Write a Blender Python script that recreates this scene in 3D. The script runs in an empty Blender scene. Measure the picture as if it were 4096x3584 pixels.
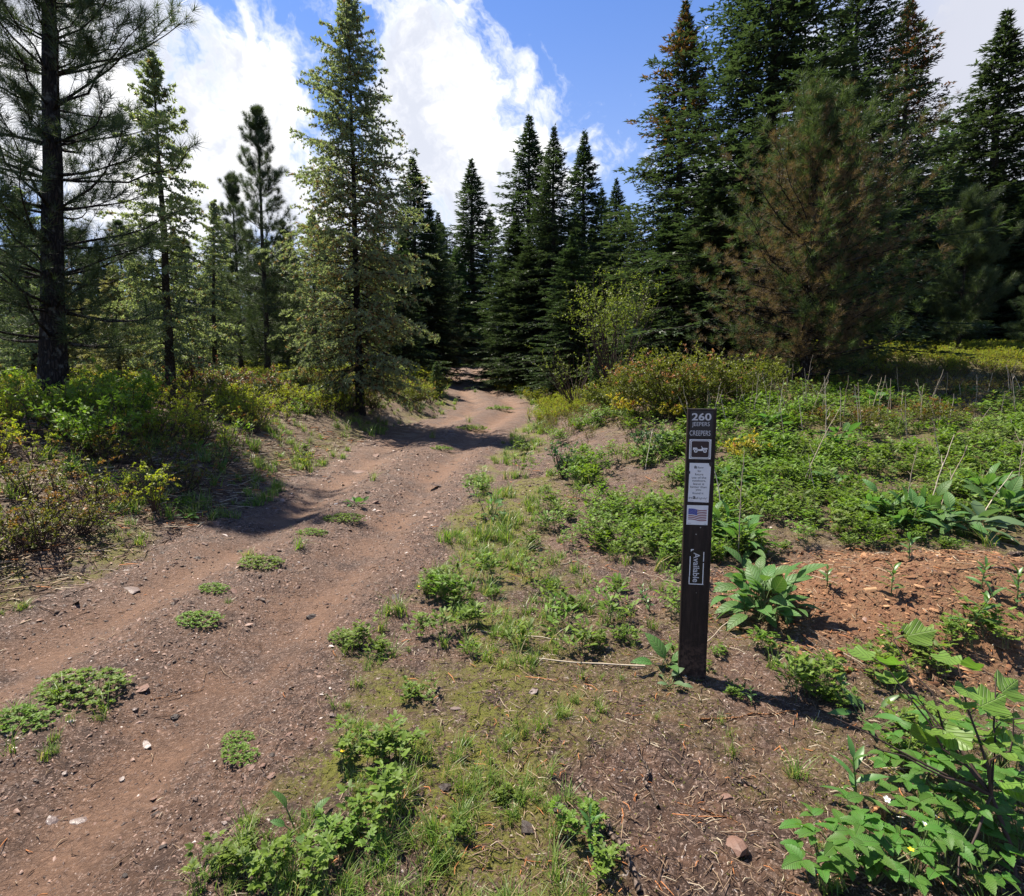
import bpy, math, random
import numpy as np
from mathutils import Vector, Matrix, Euler

sc = bpy.context.scene
col = sc.collection
R = math.radians

# ------------------------------------------------------------------ camera, world, sun, exposure
EYE = 1.25
PITCH = R(6.0)
FPX = 560.0
cam_d = bpy.data.cameras.new('camera')
cam_d.lens = FPX / 1024 * 36
cam_d.sensor_width = 36
cam_d.clip_start = 0.05
cam_d.clip_end = 2000
cam = bpy.data.objects.new('camera', cam_d)
cam.location = (0, 0, EYE)
cam.rotation_euler = (math.pi / 2 - PITCH, 0, 0)
col.objects.link(cam)
sc.camera = cam

SUN_AZ, SUN_EL = R(-50), R(63)
sun_dir = Vector((math.sin(SUN_AZ) * math.cos(SUN_EL), math.cos(SUN_AZ) * math.cos(SUN_EL), math.sin(SUN_EL)))
sd = bpy.data.lights.new('sun', 'SUN')
sd.energy = 4.9
sd.angle = R(0.53)
sd.color = (1.0, 0.92, 0.79)
so = bpy.data.objects.new('sun', sd)
so.rotation_euler = sun_dir.to_track_quat('Z', 'Y').to_euler()
so.location = (0, 0, 60)
col.objects.link(so)

sc.view_settings.view_transform = 'Standard'
sc.view_settings.look = 'None'
sc.view_settings.exposure = 1.22
sc.view_settings.gamma = 1
sc.view_settings.use_curve_mapping = False
sc.cycles.max_bounces = 6
sc.cycles.diffuse_bounces = 3
sc.cycles.glossy_bounces = 2
sc.cycles.transmission_bounces = 4
sc.cycles.sample_clamp_indirect = 4


class NT:
    """tiny node-tree helper"""
    def __init__(self, tree):
        self.t = tree
        tree.nodes.clear()

    def n(self, typ, **kw):
        nd = self.t.nodes.new(typ)
        for k, v in kw.items():
            if k == 'inp':
                for a, b in v.items():
                    s = nd.inputs[a]
                    if isinstance(b, bpy.types.NodeSocket):
                        self.t.links.new(b, s)
                    else:
                        s.default_value = b
            else:
                setattr(nd, k, v)
        return nd

    def link(self, a, b):
        self.t.links.new(a, b)

    def math(self, op, a, b=0.0, c=None, clamp=False):
        i = {0: a, 1: b}
        if c is not None:
            i[2] = c
        return self.n('ShaderNodeMath', operation=op, use_clamp=clamp, inp=i).outputs[0]

    def mix(self, f, a, b, blend='MIX'):
        nd = self.n('ShaderNodeMix', data_type='RGBA', blend_type=blend, inp={0: f, 6: a, 7: b})
        return nd.outputs[2]

    def step(self, x, lo, hi):
        return self.n('ShaderNodeMapRange', interpolation_type='SMOOTHSTEP', inp={0: x, 1: lo, 2: hi, 3: 0.0, 4: 1.0}).outputs[0]

    def noise(self, vec, scale, detail=4.0, rough=0.55, dist=0.0, out=0):
        i = {'Scale': scale, 'Detail': detail, 'Roughness': rough, 'Distortion': dist}
        if vec is not None:
            i['Vector'] = vec
        return self.n('ShaderNodeTexNoise', inp=i).outputs[out]


def pix_dir(px, py):
    u = (px - 512) / FPX
    v = -(py - 448) / FPX
    c, s = math.cos(PITCH), math.sin(PITCH)
    return Vector((u, c + v * s, v * c - s))


world = bpy.data.worlds.new('World')
sc.world = world
world.use_nodes = True
w = NT(world.node_tree)
tc = w.n('ShaderNodeTexCoord').outputs['Generated']
sky = w.n('ShaderNodeTexSky', sky_type='NISHITA', sun_disc=False, sun_elevation=SUN_EL, sun_rotation=SUN_AZ % (2 * math.pi),
          altitude=1200, air_density=1.0, dust_density=0.4, ozone_density=2.5)
bluesky = w.mix(1.0, sky.outputs[0], (0.58, 0.72, 0.98, 1), 'MULTIPLY')
upz = w.n('ShaderNodeSeparateXYZ', inp={0: tc}).outputs[2]
bluesky = w.mix(w.math('MULTIPLY', w.math('SUBTRACT', 1.0, w.step(upz, 0.02, 0.62)), 0.85), bluesky, (2.5, 3.1, 4.3, 1))
# warp the direction for ragged cloud edges
def sub(v, k):
    q = w.n('ShaderNodeVectorMath', operation='SUBTRACT', inp={0: v, 1: (0.5, 0.5, 0.5)}).outputs[0]
    return w.n('ShaderNodeVectorMath', operation='SCALE', inp={0: q, 'Scale': k}).outputs[0]


wv = w.n('ShaderNodeVectorMath', operation='ADD', inp={0: sub(w.noise(tc, 3.0, 2, 0.5, 0, 1), 0.22), 1: sub(w.noise(tc, 11, 4, 0.65, 0, 1), 0.10)}).outputs[0]
dv = w.n('ShaderNodeVectorMath', operation='ADD', inp={0: tc, 1: wv}).outputs[0]
dvn = w.n('ShaderNodeVectorMath', operation='NORMALIZE', inp={0: dv}).outputs[0]
# wisps are drawn out along one slanting direction of the sky
mp = w.n('ShaderNodeMapping', inp={'Vector': dv, 'Rotation': (0, R(-58), 0)}).outputs[0]
mp = w.n('ShaderNodeMapping', inp={'Vector': mp, 'Scale': (0.42, 1.0, 1.25)}).outputs[0]
n1 = w.noise(mp, 12.0, 8, 0.62, 0.25)
n2 = w.noise(dv, 6.0, 8, 0.60, 0.1)
fine = w.noise(tc, 26, 5, 0.65, 0.3)
nn = w.math('ADD', w.math('MULTIPLY', w.math('SUBTRACT', n1, .5), 2.1), w.math('MULTIPLY', w.math('SUBTRACT', n2, .5), 1.7))
nn = w.math('ADD', nn, w.math('MULTIPLY', w.math('SUBTRACT', fine, 0.5), 0.35))
nn = w.math('ADD', nn, 0.17)
# cloud banks and clear gaps, each at its own place in the sky
blobs = [(60, 40, 12, .40), (130, 55, 9, .60), (150, 120, 6, .34), (190, 180, 5, .25), (240, 215, 7, .38), (95, 250, 12, .30), (295, 150, 5, .20),
         (345, 230, 10, .30), (432, 120, 3.5, .20), (408, 50, 4.5, .62), (478, 160, 5.5, .38), (440, 155, 4, .25), (400, 195, 6, .30), (500, 55, 2.6, .80),
         (548, 76, 2.2, .70), (590, 126, 3.4, .60), (425, 95, 3, .35), (520, 150, 4, .4), (455, 40, 3.5, .4), (385, 15, 3, .4), (560, 200, 9, .20), (640, 250, 10, .25), (470, 240, 10, .28), (230, 110, 4, .3), (262, 75, 3, .4), (245, 35, 3, .3),
         (225, 30, 5, .06), (330, 10, 3, .16), (980, 60, 20, .30), (900, 20, 8, .2), (905, 150, 10, .2),
         (202, 68, 3.5, -.34), (285, 30, 6, -.10), (215, 118, 3, -.22), (330, 60, 4, -.16), (375, 95, 3, -.2), (180, 20, 3, -.2), (640, 190, 6, -.15), (590, 15, 8, -.24), (625, 75, 6, -.24), (480, 10, 3, -.10),
         (690, 40, 6, -.22)]
acc = None
for bx, by, rad, amp in blobs:
    c = pix_dir(bx, by).normalized()
    d = w.n('ShaderNodeVectorMath', operation='DOT_PRODUCT', inp={0: dvn, 1: tuple(c)}).outputs['Value']
    m = w.math('MULTIPLY', w.step(d, math.cos(R(rad * 1.7)), math.cos(R(rad * 0.1))), amp * (0.62 if amp > 0 else 0.9))
    acc = m if acc is None else w.math('ADD', acc, m)
cover = w.math('ADD', nn, acc)
dens = w.step(cover, 0.30, 0.78)
thick = w.step(cover, 0.55, 0.95)
shade = w.step(w.noise(dv, 7, 7, 0.6, 0.2), 0.38, 0.60)
cshade = w.mix(shade, (3.7, 3.85, 4.3, 1), (6.0, 5.95, 5.9, 1))
cl_col = w.mix(thick, (4.2, 4.5, 5.2, 1), cshade)
# grey-violet overcast on the right
cr = pix_dir(1010, 90).normalized()
dr = w.n('ShaderNodeVectorMath', operation='DOT_PRODUCT', inp={0: dvn, 1: tuple(cr)}).outputs['Value']
rm = w.step(dr, math.cos(R(19)), math.cos(R(8)))
grey = w.mix(w.noise(tc, 3, 4), (3.0, 3.1, 3.6, 1), (3.9, 4.0, 4.45, 1))
cl_col = w.mix(rm, cl_col, grey)
dens2 = w.math('MAXIMUM', w.math('MULTIPLY', dens, 0.97), w.math('MULTIPLY', rm, 0.97))
skyc = w.mix(dens2, bluesky, cl_col)
bg = w.n('ShaderNodeBackground', inp={'Color': skyc, 'Strength': 0.094})
wo = w.n('ShaderNodeOutputWorld')
w.link(bg.outputs[0], wo.inputs[0])

# ------------------------------------------------------------------ terrain functions
def sstep(x, a, b):
    t = np.clip((np.asarray(x, float) - a) / (b - a), 0, 1)
    return t * t * (3 - 2 * t)


def _hash(i, j, s):
    h = (i.astype(np.int64) * 374761393 + j.astype(np.int64) * 668265263 + s * 982451653) & 0xffffffff
    h = ((h ^ (h >> 13)) * 1274126177) & 0xffffffff
    return ((h ^ (h >> 16)) & 0xffff) / 65535.0


def vnoise(x, y, s=0):
    xi, yi = np.floor(x), np.floor(y)
    fx, fy = x - xi, y - yi
    fx = fx * fx * (3 - 2 * fx)
    fy = fy * fy * (3 - 2 * fy)
    a, b = _hash(xi, yi, s), _hash(xi + 1, yi, s)
    c, d = _hash(xi, yi + 1, s), _hash(xi + 1, yi + 1, s)
    return (a * (1 - fx) + b * fx) * (1 - fy) + (c * (1 - fx) + d * fx) * fy


def fbm(x, y, f, o=4, s=0, g=0.5):
    t, a, n = 0.0, 1.0, 0.0
    for k in range(o):
        t = t + a * vnoise(x * f + 17.3 * k, y * f - 9.1 * k, s + k)
        n += a
        a *= g
        f *= 2.03
    return t / n


_ty = np.array([-12, -5, 1.4, 3, 5, 8, 11, 14, 16.5, 19, 22, 26, 30, 36, 43, 50, 62, 90])
_tl = np.array([-3.1, -2.9, -2.8, -2.75, -2.65, -2.85, -2.95, -2.85, -2.25, -1.95, -2.15, -2.8, -3.4, -4.1, -4.7, -6.2, -9, -20])
_tr = np.array([-1.2, -1.0, -.85, -.72, -.66, -.52, -.35, -.05, .3, .6, .65, -.1, -1.15, -1.75, -2.3, -3.7, -6.2, -17])
_gy = np.linspace(-14, 92, 1061)


def _smooth(v):
    k = np.exp(-np.linspace(-2.5, 2.5, 25) ** 2)
    k /= k.sum()
    p = np.pad(v, 12, mode='edge')
    return np.convolve(p, k, 'valid')


_gl, _gr = _smooth(np.interp(_gy, _ty, _tl)), _smooth(np.interp(_gy, _ty, _tr))


def trail(y):
    return np.interp(y, _gy, _gl), np.interp(y, _gy, _gr)


def masks(x, y):
    xl, xr = trail(y)
    u = xl - x + 0.22 * (fbm(x, y, 1.6, 3, 5) - .5) * 2       # metres outside the left edge
    v = x - xr + 0.22 * (fbm(x, y, 1.9, 3, 9) - .5) * 2       # metres outside the right edge
    q = (x - xl) / (xr - xl)
    return u, v, q


MOUND = (2.55, 3.05)


def H(x, y, detail=True):
    x = np.asarray(x, float)
    y = np.asarray(y, float)
    yy = np.clip(y, 0, 43)
    z = 0.0015 * yy * yy
    far = np.clip(y - 43, 0, None)
    z = z + 2.2 * (1 - np.exp(-far * .129 / 2.2))
    u, v, q = masks(x, y)
    xl, xr = trail(y)
    uu, vv = xl - x, x - xr
    z = z + (0.50 * sstep(uu, 0, 1.5) + 0.35 * sstep(uu, 1.0, 3.6)) * (0.35 + 0.65 * sstep(y, 0.5, 6))
    z = z + 1.05 * sstep(vv, 0.3, 3.8) * sstep(y, 2.8, 11.5) + 0.95 * sstep(vv, 3, 10) * sstep(y, 10, 21)
    z = z - 1.0 * sstep(uu, 8, 40) * sstep(y, 5, 30)
    # spoil mound of rotten wood
    dm = np.sqrt(((x - MOUND[0]) / 1.25) ** 2 + ((y - MOUND[1]) / 0.80) ** 2)
    z = z + 0.30 * sstep(1.15 - dm, 0, 1.05)
    if detail:
        on = sstep(-u, -0.05, 0.15) * sstep(-v, -0.05, 0.15)
        rut = np.exp(-((q - .25) / .11) ** 2) + np.exp(-((q - .77) / .11) ** 2)
        z = z - 0.075 * on * rut + 0.035 * on * np.exp(-((q - .5) / .12) ** 2)
        z = z + 0.10 * (fbm(x, y, 0.7, 2, 21) - .5) * (1 - .8 * on)
        z = z + (fbm(x, y, 4.2, 3, 31) - .5) * (0.055 - 0.03 * on)
        near = 1 - sstep(np.hypot(x, y), 5, 14)
        rough = (1 - 0.55 * on * np.clip(rut, 0, 1))
        z = z + near * rough * ((fbm(x, y, 17, 2, 41) - .5) * 0.030 - np.abs(fbm(x, y, 40, 2, 51) - .5) * 0.034)
    return z


def h1(x, y):
    return float(H(np.array([x]), np.array([y]))[0])


def spot(px, py):
    """where the line of sight to a point of the photograph meets the ground"""
    d = pix_dir(px, py)
    t = np.concatenate([np.linspace(0.6, 12, 1500), np.linspace(12, 90, 3000)])
    X, Y, Z = d.x * t, d.y * t, EYE + d.z * t
    hit = np.nonzero(Z < H(X, Y))[0]
    k = hit[0] if len(hit) else len(t) - 1
    return float(X[k]), float(Y[k])


# ------------------------------------------------------------------ mesh building
class Acc:
    def __init__(self):
        self.v, self.f, self.t, self.nv = [], [], [], 0

    def add(self, v, f, t=0.5):
        v = np.asarray(v, float).reshape(-1, 3)
        f = np.asarray(f, np.int64)
        self.v.append(v)
        self.f.append(f + self.nv)
        tt = np.asarray(t, float)
        if tt.ndim == 0 or len(tt) != len(v):
            tt = np.full(len(v), float(tt.mean()))
        self.t.append(tt)
        self.nv += len(v)

    def stamp(self, tv, tf, P, X, Y, Z, t):
        n = len(P)
        if n == 0:
            return
        tv = np.asarray(tv, float)
        v = P[:, None] + tv[None, :, 0, None] * X[:, None] + tv[None, :, 1, None] * Y[:, None] + tv[None, :, 2, None] * Z[:, None]
        k = len(tv)
        base = (np.arange(n) * k)[:, None, None]
        if isinstance(tf, list):
            groups = {}
            for f in tf:
                groups.setdefault(len(f), []).append(f)
            v0 = self.nv
            self.v.append(v.reshape(-1, 3))
            self.t.append(np.repeat(t, k))
            self.nv += n * k
            for g in groups.values():
                self.f.append((np.array(g)[None] + base).reshape(-1, len(g[0])) + v0)
            return
        self.add(v.reshape(-1, 3), (np.asarray(tf)[None] + base).reshape(-1, np.asarray(tf).shape[1]), np.repeat(t, k))

    def tubes(self, pts, rad, S=5, t=0.5):
        """pts (B,K,3), rad (B,K)"""
        B, K, _ = pts.shape
        if B == 0:
            return
        T = np.gradient(pts, axis=1)
        T /= np.linalg.norm(T, axis=2, keepdims=True) + 1e-9
        ref = np.where(np.abs(T[..., 2:3]) > .8, np.array([1., 0, 0]), np.array([0, 0, 1.]))
        A = np.cross(T, ref)
        A /= np.linalg.norm(A, axis=2, keepdims=True) + 1e-9
        C = np.cross(T, A)
        an = np.arange(S) / S * 2 * np.pi
        v = pts[:, :, None] + rad[:, :, None, None] * (np.cos(an)[None, None, :, None] * A[:, :, None] + np.sin(an)[None, None, :, None] * C[:, :, None])
        q = []
        for i in range(K - 1):
            for j in range(S):
                q.append((i * S + j, i * S + (j + 1) % S, (i + 1) * S + (j + 1) % S, (i + 1) * S + j))
        q = np.array(q)
        f = (q[None] + (np.arange(B) * K * S)[:, None, None]).reshape(-1, 4)
        tt = np.repeat(np.broadcast_to(np.asarray(t, float), (B,)), K * S)
        self.add(v.reshape(-1, 3), f, tt)

    def mesh(self, name, mat=None, smooth=False):
        me = bpy.data.meshes.new(name)
        V = np.concatenate(self.v) if self.v else np.zeros((0, 3))
        me.vertices.add(len(V))
        me.vertices.foreach_set('co', V.astype(np.float32).ravel())
        nl = sum(f.size for f in self.f)
        nf = sum(len(f) for f in self.f)
        me.loops.add(nl)
        me.loops.foreach_set('vertex_index', np.concatenate([f.ravel() for f in self.f]).astype(np.int32))
        me.polygons.add(nf)
        tot = np.concatenate([np.full(len(f), f.shape[1]) for f in self.f])
        st = np.concatenate([[0], np.cumsum(tot)[:-1]])
        me.polygons.foreach_set('loop_start', st.astype(np.int32))
        at = me.attributes.new('t', 'FLOAT', 'POINT')
        at.data.foreach_set('value', np.concatenate(self.t).astype(np.float32))
        me.update(calc_edges=True)
        if smooth:
            me.polygons.foreach_set('use_smooth', np.ones(nf, bool))
        if mat is not None:
            me.materials.append(mat)
        return me


def link(name, me, parent=None, loc=None):
    o = bpy.data.objects.new(name, me)
    col.objects.link(o)
    if parent is not None:
        o.parent = parent
    if loc is not None:
        o.location = loc
    return o


def tag(o, label=None, cat=None, group=None, kind=None):
    for k, v in (('label', label), ('category', cat), ('group', group), ('kind', kind)):
        if v:
            o[k] = v
    return o


def root(name, loc, label, cat, group=None, rz=0.0):
    o = bpy.data.objects.new(name, None)
    o.empty_display_size = 0.1
    col.objects.link(o)
    o.location = loc
    o.rotation_euler = (0, 0, rz)
    return tag(o, label, cat, group)


def unit(a):
    return a / (np.linalg.norm(a, axis=-1, keepdims=True) + 1e-9)


def frames(D, rng, up=None, roll=0.6):
    """X side, Y along D, Z normal, for unit directions D (n,3)"""
    D = unit(D)
    if up is None:
        up = np.array([0, 0, 1.0])
    N = np.broadcast_to(up, D.shape) + rng.normal(0, roll, D.shape) + 1e-4
    X = unit(np.cross(D, N))
    Z = np.cross(X, D)
    return X, D, Z


# ------------------------------------------------------------------ materials
def mat_new(name):
    m = bpy.data.materials.new(name)
    m.use_nodes = True
    return m, NT(m.node_tree)


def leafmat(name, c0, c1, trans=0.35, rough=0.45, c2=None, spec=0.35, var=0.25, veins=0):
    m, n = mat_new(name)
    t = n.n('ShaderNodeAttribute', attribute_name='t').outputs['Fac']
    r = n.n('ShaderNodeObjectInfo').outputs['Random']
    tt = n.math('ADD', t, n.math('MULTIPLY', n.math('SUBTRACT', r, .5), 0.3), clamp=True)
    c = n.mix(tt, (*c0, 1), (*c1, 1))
    if c2 is not None:
        c = n.mix(n.step(t, 0.90, 0.94), c, (*c2, 1))
    nz = n.noise(n.n('ShaderNodeTexCoord').outputs['Object'], 3.0, 3)
    hs = n.n('ShaderNodeHueSaturation', inp={'Hue': n.math('ADD', .5, n.math('MULTIPLY', n.math('SUBTRACT', r, .5), .03)),
                                             'Value': n.math('ADD', 1 - var / 2, n.math('MULTIPLY', nz, var)), 'Color': c}).outputs[0]
    pin = {'Roughness': rough, 'Specular IOR Level': spec}
    if veins:
        sp = n.n('ShaderNodeSeparateXYZ', inp={0: n.n('ShaderNodeTexCoord').outputs['Object']}).outputs
        ax = n.math('ABSOLUTE', sp[0])
        ph = n.math('MULTIPLY', n.math('SUBTRACT', sp[1], n.math('MULTIPLY', ax, 1.1)), veins)
        sv = n.math('ABSOLUTE', n.math('SINE', ph))
        rib = n.math('MAXIMUM', n.math('SUBTRACT', 1.0, n.step(ax, .005, .022)), n.math('SUBTRACT', 1.0, n.step(sv, .0, .45)))
        blot = n.step(n.noise(n.n('ShaderNodeTexCoord').outputs['Object'], 5, 4, .6), .58, .72)
        hs = n.mix(n.math('MULTIPLY', rib, .30), hs, (.30, .38, .16, 1))
        hs = n.mix(n.math('MULTIPLY', blot, .30), hs, (.16, .13, .03, 1))
        pin['Normal'] = n.n('ShaderNodeBump', inp={'Strength': .8, 'Distance': .004, 'Height': n.math('SUBTRACT', 1.0, rib)}).outputs[0]
    pin['Base Color'] = hs
    p = n.n('ShaderNodeBsdfPrincipled', inp=pin)
    tr = n.n('ShaderNodeBsdfTranslucent', inp={'Color': n.mix(1.0, hs, (1.35, 1.45, .75, 1), 'MULTIPLY')})
    mx = n.n('ShaderNodeMixShader', inp={0: trans, 1: p.outputs[0], 2: tr.outputs[0]})
    n.link(mx.outputs[0], n.n('ShaderNodeOutputMaterial').inputs[0])
    return m


def barkmat(name, c0, c1, scale=30, lichen=None, rough=0.85):
    m, n = mat_new(name)
    co = n.n('ShaderNodeTexCoord').outputs['Object']
    mp = n.n('ShaderNodeMapping', inp={'Vector': co, 'Scale': (1, 1, .28)}).outputs[0]
    vo = n.n('ShaderNodeTexVoronoi', feature='DISTANCE_TO_EDGE', inp={'Vector': mp, 'Scale': scale}).outputs[0]
    nz = n.noise(mp, scale * .7, 5, .6)
    c = n.mix(n.math('MULTIPLY', nz, n.step(vo, 0, .25)), (*c0, 1), (*c1, 1))
    if lichen:
        c = n.mix(n.math('MULTIPLY', n.step(n.noise(co, 9, 3), .56, .66), .8), c, (*lichen, 1))
    b = n.n('ShaderNodeBump', inp={'Strength': .9, 'Distance': .02, 'Height': n.math('ADD', n.step(vo, 0, .3), n.math('MULTIPLY', nz, .5))})
    p = n.n('ShaderNodeBsdfPrincipled', inp={'Base Color': c, 'Roughness': rough, 'Specular IOR Level': .2, 'Normal': b.outputs[0]})
    n.link(p.outputs[0], n.n('ShaderNodeOutputMaterial').inputs[0])
    return m


def plain(name, c, rough=.6, spec=.4, noise=0.0, scale=40, metal=0.0, bump=0.0):
    m, n = mat_new(name)
    co = n.n('ShaderNodeTexCoord').outputs['Object']
    nz = n.noise(co, scale, 5, .6)
    k = n.math('ADD', 1 - noise, n.math('MULTIPLY', nz, 2 * noise))
    cc = n.n('ShaderNodeHueSaturation', inp={'Value': k, 'Color': (*c, 1)}).outputs[0]
    i = {'Base Color': cc, 'Roughness': rough, 'Specular IOR Level': spec, 'Metallic': metal}
    if bump:
        i['Normal'] = n.n('ShaderNodeBump', inp={'Strength': bump, 'Distance': .004, 'Height': nz}).outputs[0]
    p = n.n('ShaderNodeBsdfPrincipled', inp=i)
    n.link(p.outputs[0], n.n('ShaderNodeOutputMaterial').inputs[0])
    return m


def tintmat(name, stops, rough=.6, spec=.4, coord_scale=0, trans=0.0):
    """colour picked per piece from attribute t through a ramp"""
    m, n = mat_new(name)
    t = n.n('ShaderNodeAttribute', attribute_name='t').outputs['Fac']
    cr = n.n('ShaderNodeValToRGB', inp={0: t})
    e = cr.color_ramp.elements
    e[0].position, e[0].color = stops[0][0], (*stops[0][1], 1)
    e[1].position, e[1].color = stops[-1][0], (*stops[-1][1], 1)
    for p_, c_ in stops[1:-1]:
        x = e.new(p_)
        x.color = (*c_, 1)
    c = cr.outputs[0]
    nz = n.noise(n.n('ShaderNodeTexCoord').outputs['Object'], 60, 3)
    c = n.n('ShaderNodeHueSaturation', inp={'Value': n.math('ADD', .75, n.math('MULTIPLY', nz, .5)), 'Color': c}).outputs[0]
    p = n.n('ShaderNodeBsdfPrincipled', inp={'Base Color': c, 'Roughness': rough, 'Specular IOR Level': spec})
    n.link(p.outputs[0], n.n('ShaderNodeOutputMaterial').inputs[0])
    return m


M = {}
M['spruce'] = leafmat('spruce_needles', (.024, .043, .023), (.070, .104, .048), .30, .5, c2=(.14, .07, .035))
M['sprucebrown'] = leafmat('spruce_needles_with_cones', (.028, .045, .023), (.068, .094, .042), .30, .5, c2=(.16, .075, .035))
M['youngspruce'] = leafmat('young_spruce_needles', (.045, .080, .036), (.10, .15, .065), .35, .5)
M['larch'] = leafmat('larch_needles', (.145, .19, .11), (.30, .355, .19), .42, .5, c2=(.24, .17, .08))
M['tanlarch'] = leafmat('pale_larch_needles', (.17, .165, .085), (.27, .25, .13), .4, .6)
M['pine'] = leafmat('pine_needles', (.034, .056, .026), (.095, .125, .056), .28, .5, spec=.25, c2=(.10, .055, .03))
M['pinebrown'] = leafmat('half_dead_pine_needles', (.038, .062, .024), (.105, .135, .050), .30, .55, spec=.2, c2=(.145, .092, .058))
M['bark'] = barkmat('dark_bark', (.012, .010, .009), (.060, .045, .036), 26, lichen=(.11, .11, .095))
M['barkthin'] = barkmat('thin_bark', (.035, .028, .022), (.10, .082, .066), 40, lichen=(.13, .14, .10))
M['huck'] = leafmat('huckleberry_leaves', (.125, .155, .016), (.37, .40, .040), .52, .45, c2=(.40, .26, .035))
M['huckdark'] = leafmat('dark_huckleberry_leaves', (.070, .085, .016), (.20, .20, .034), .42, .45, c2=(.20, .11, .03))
M['bright'] = leafmat('bright_green_leaves', (.085, .15, .020), (.22, .30, .038), .48, .5)
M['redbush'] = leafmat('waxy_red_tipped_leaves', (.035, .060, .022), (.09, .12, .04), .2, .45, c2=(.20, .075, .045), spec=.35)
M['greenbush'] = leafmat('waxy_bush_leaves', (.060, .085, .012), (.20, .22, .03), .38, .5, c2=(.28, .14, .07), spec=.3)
M['yellow'] = leafmat('yellow_orange_leaves', (.26, .24, .03), (.48, .38, .04), .45, .45, c2=(.42, .14, .05))
M['willow'] = leafmat('new_yellow_green_leaves', (.09, .13, .022), (.20, .235, .04), .42, .5)
M['herb'] = leafmat('herb_leaves', (.068, .120, .016), (.18, .275, .035), .40, .55, spec=.3)
M['bigleaf'] = leafmat('broad_leaves', (.045, .115, .028), (.11, .23, .055), .35, .5, spec=.3, veins=22)
M['bluegrey'] = leafmat('blue_green_leaves', (.06, .115, .045), (.13, .20, .09), .30, .5, spec=.3)
M['rasp'] = leafmat('toothed_leaves', (.045, .125, .020), (.12, .27, .04), .36, .5, spec=.35, veins=34)
M['currant'] = leafmat('round_lobed_leaves', (.085, .18, .03), (.20, .32, .05), .38, .45, c2=(.45, .33, .06), spec=.35, veins=18)
M['grass'] = leafmat('grass_blades', (.085, .15, .028), (.20, .29, .060), .4, .4, c2=(.36, .30, .15))
M['lily'] = leafmat('lily_leaves', (.05, .12, .03), (.11, .22, .05), .35, .38, spec=.5)
M['moss'] = leafmat('moss_and_seedlings', (.085, .100, .010), (.22, .225, .028), .3, .7)
M['stem'] = plain('green_stem', (.09, .12, .04), .6, .3, .3)
M['twig'] = plain('dark_twig', (.055, .035, .028), .7, .3, .35)
M['stalk'] = tintmat('dry_stalks', [(0, (.13, .09, .06)), (.6, (.30, .24, .17)), (1, (.48, .41, .31))], .8, .2)
M['litter'] = tintmat('plant_litter', [(0, (.05, .028, .02)), (.35, (.13, .08, .05)), (.62, (.28, .20, .13)), (.80, (.42, .36, .26)), (1, (.40, .16, .06))], .75, .25)
M['gravel'] = tintmat('gravel', [(0, (.038, .022, .016)), (.45, (.092, .052, .037)), (.8, (.16, .093, .065)), (.93, (.27, .18, .14)), (1, (.52, .45, .40))], .6, .3)
M['chips'] = tintmat('rotten_wood_chips', [(0, (.075, .032, .016)), (.5, (.17, .082, .042)), (.85, (.29, .155, .08)), (1, (.42, .26, .14))], .8, .2)
M['stone'] = plain('stone', (.15, .085, .062), .6, .35, .35, 2.5, bump=.6)
M['stonedark'] = plain('dark_stone', (.030, .020, .016), .6, .35, .4, 2.5, bump=.6)
M['stonepale'] = plain('pale_wet_stone', (.15, .11, .095), .4, .5, .45, 2.0, bump=.5)
M['woodgrey'] = barkmat('weathered_wood', (.06, .04, .03), (.30, .23, .19), 60)
M['woodorange'] = barkmat('split_orange_wood', (.20, .085, .035), (.52, .29, .14), 70)
M['petal'] = plain('white_petal', (.80, .80, .76), .6, .3)
M['yellowpetal'] = plain('yellow_petal', (.75, .48, .02), .6, .3)

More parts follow.
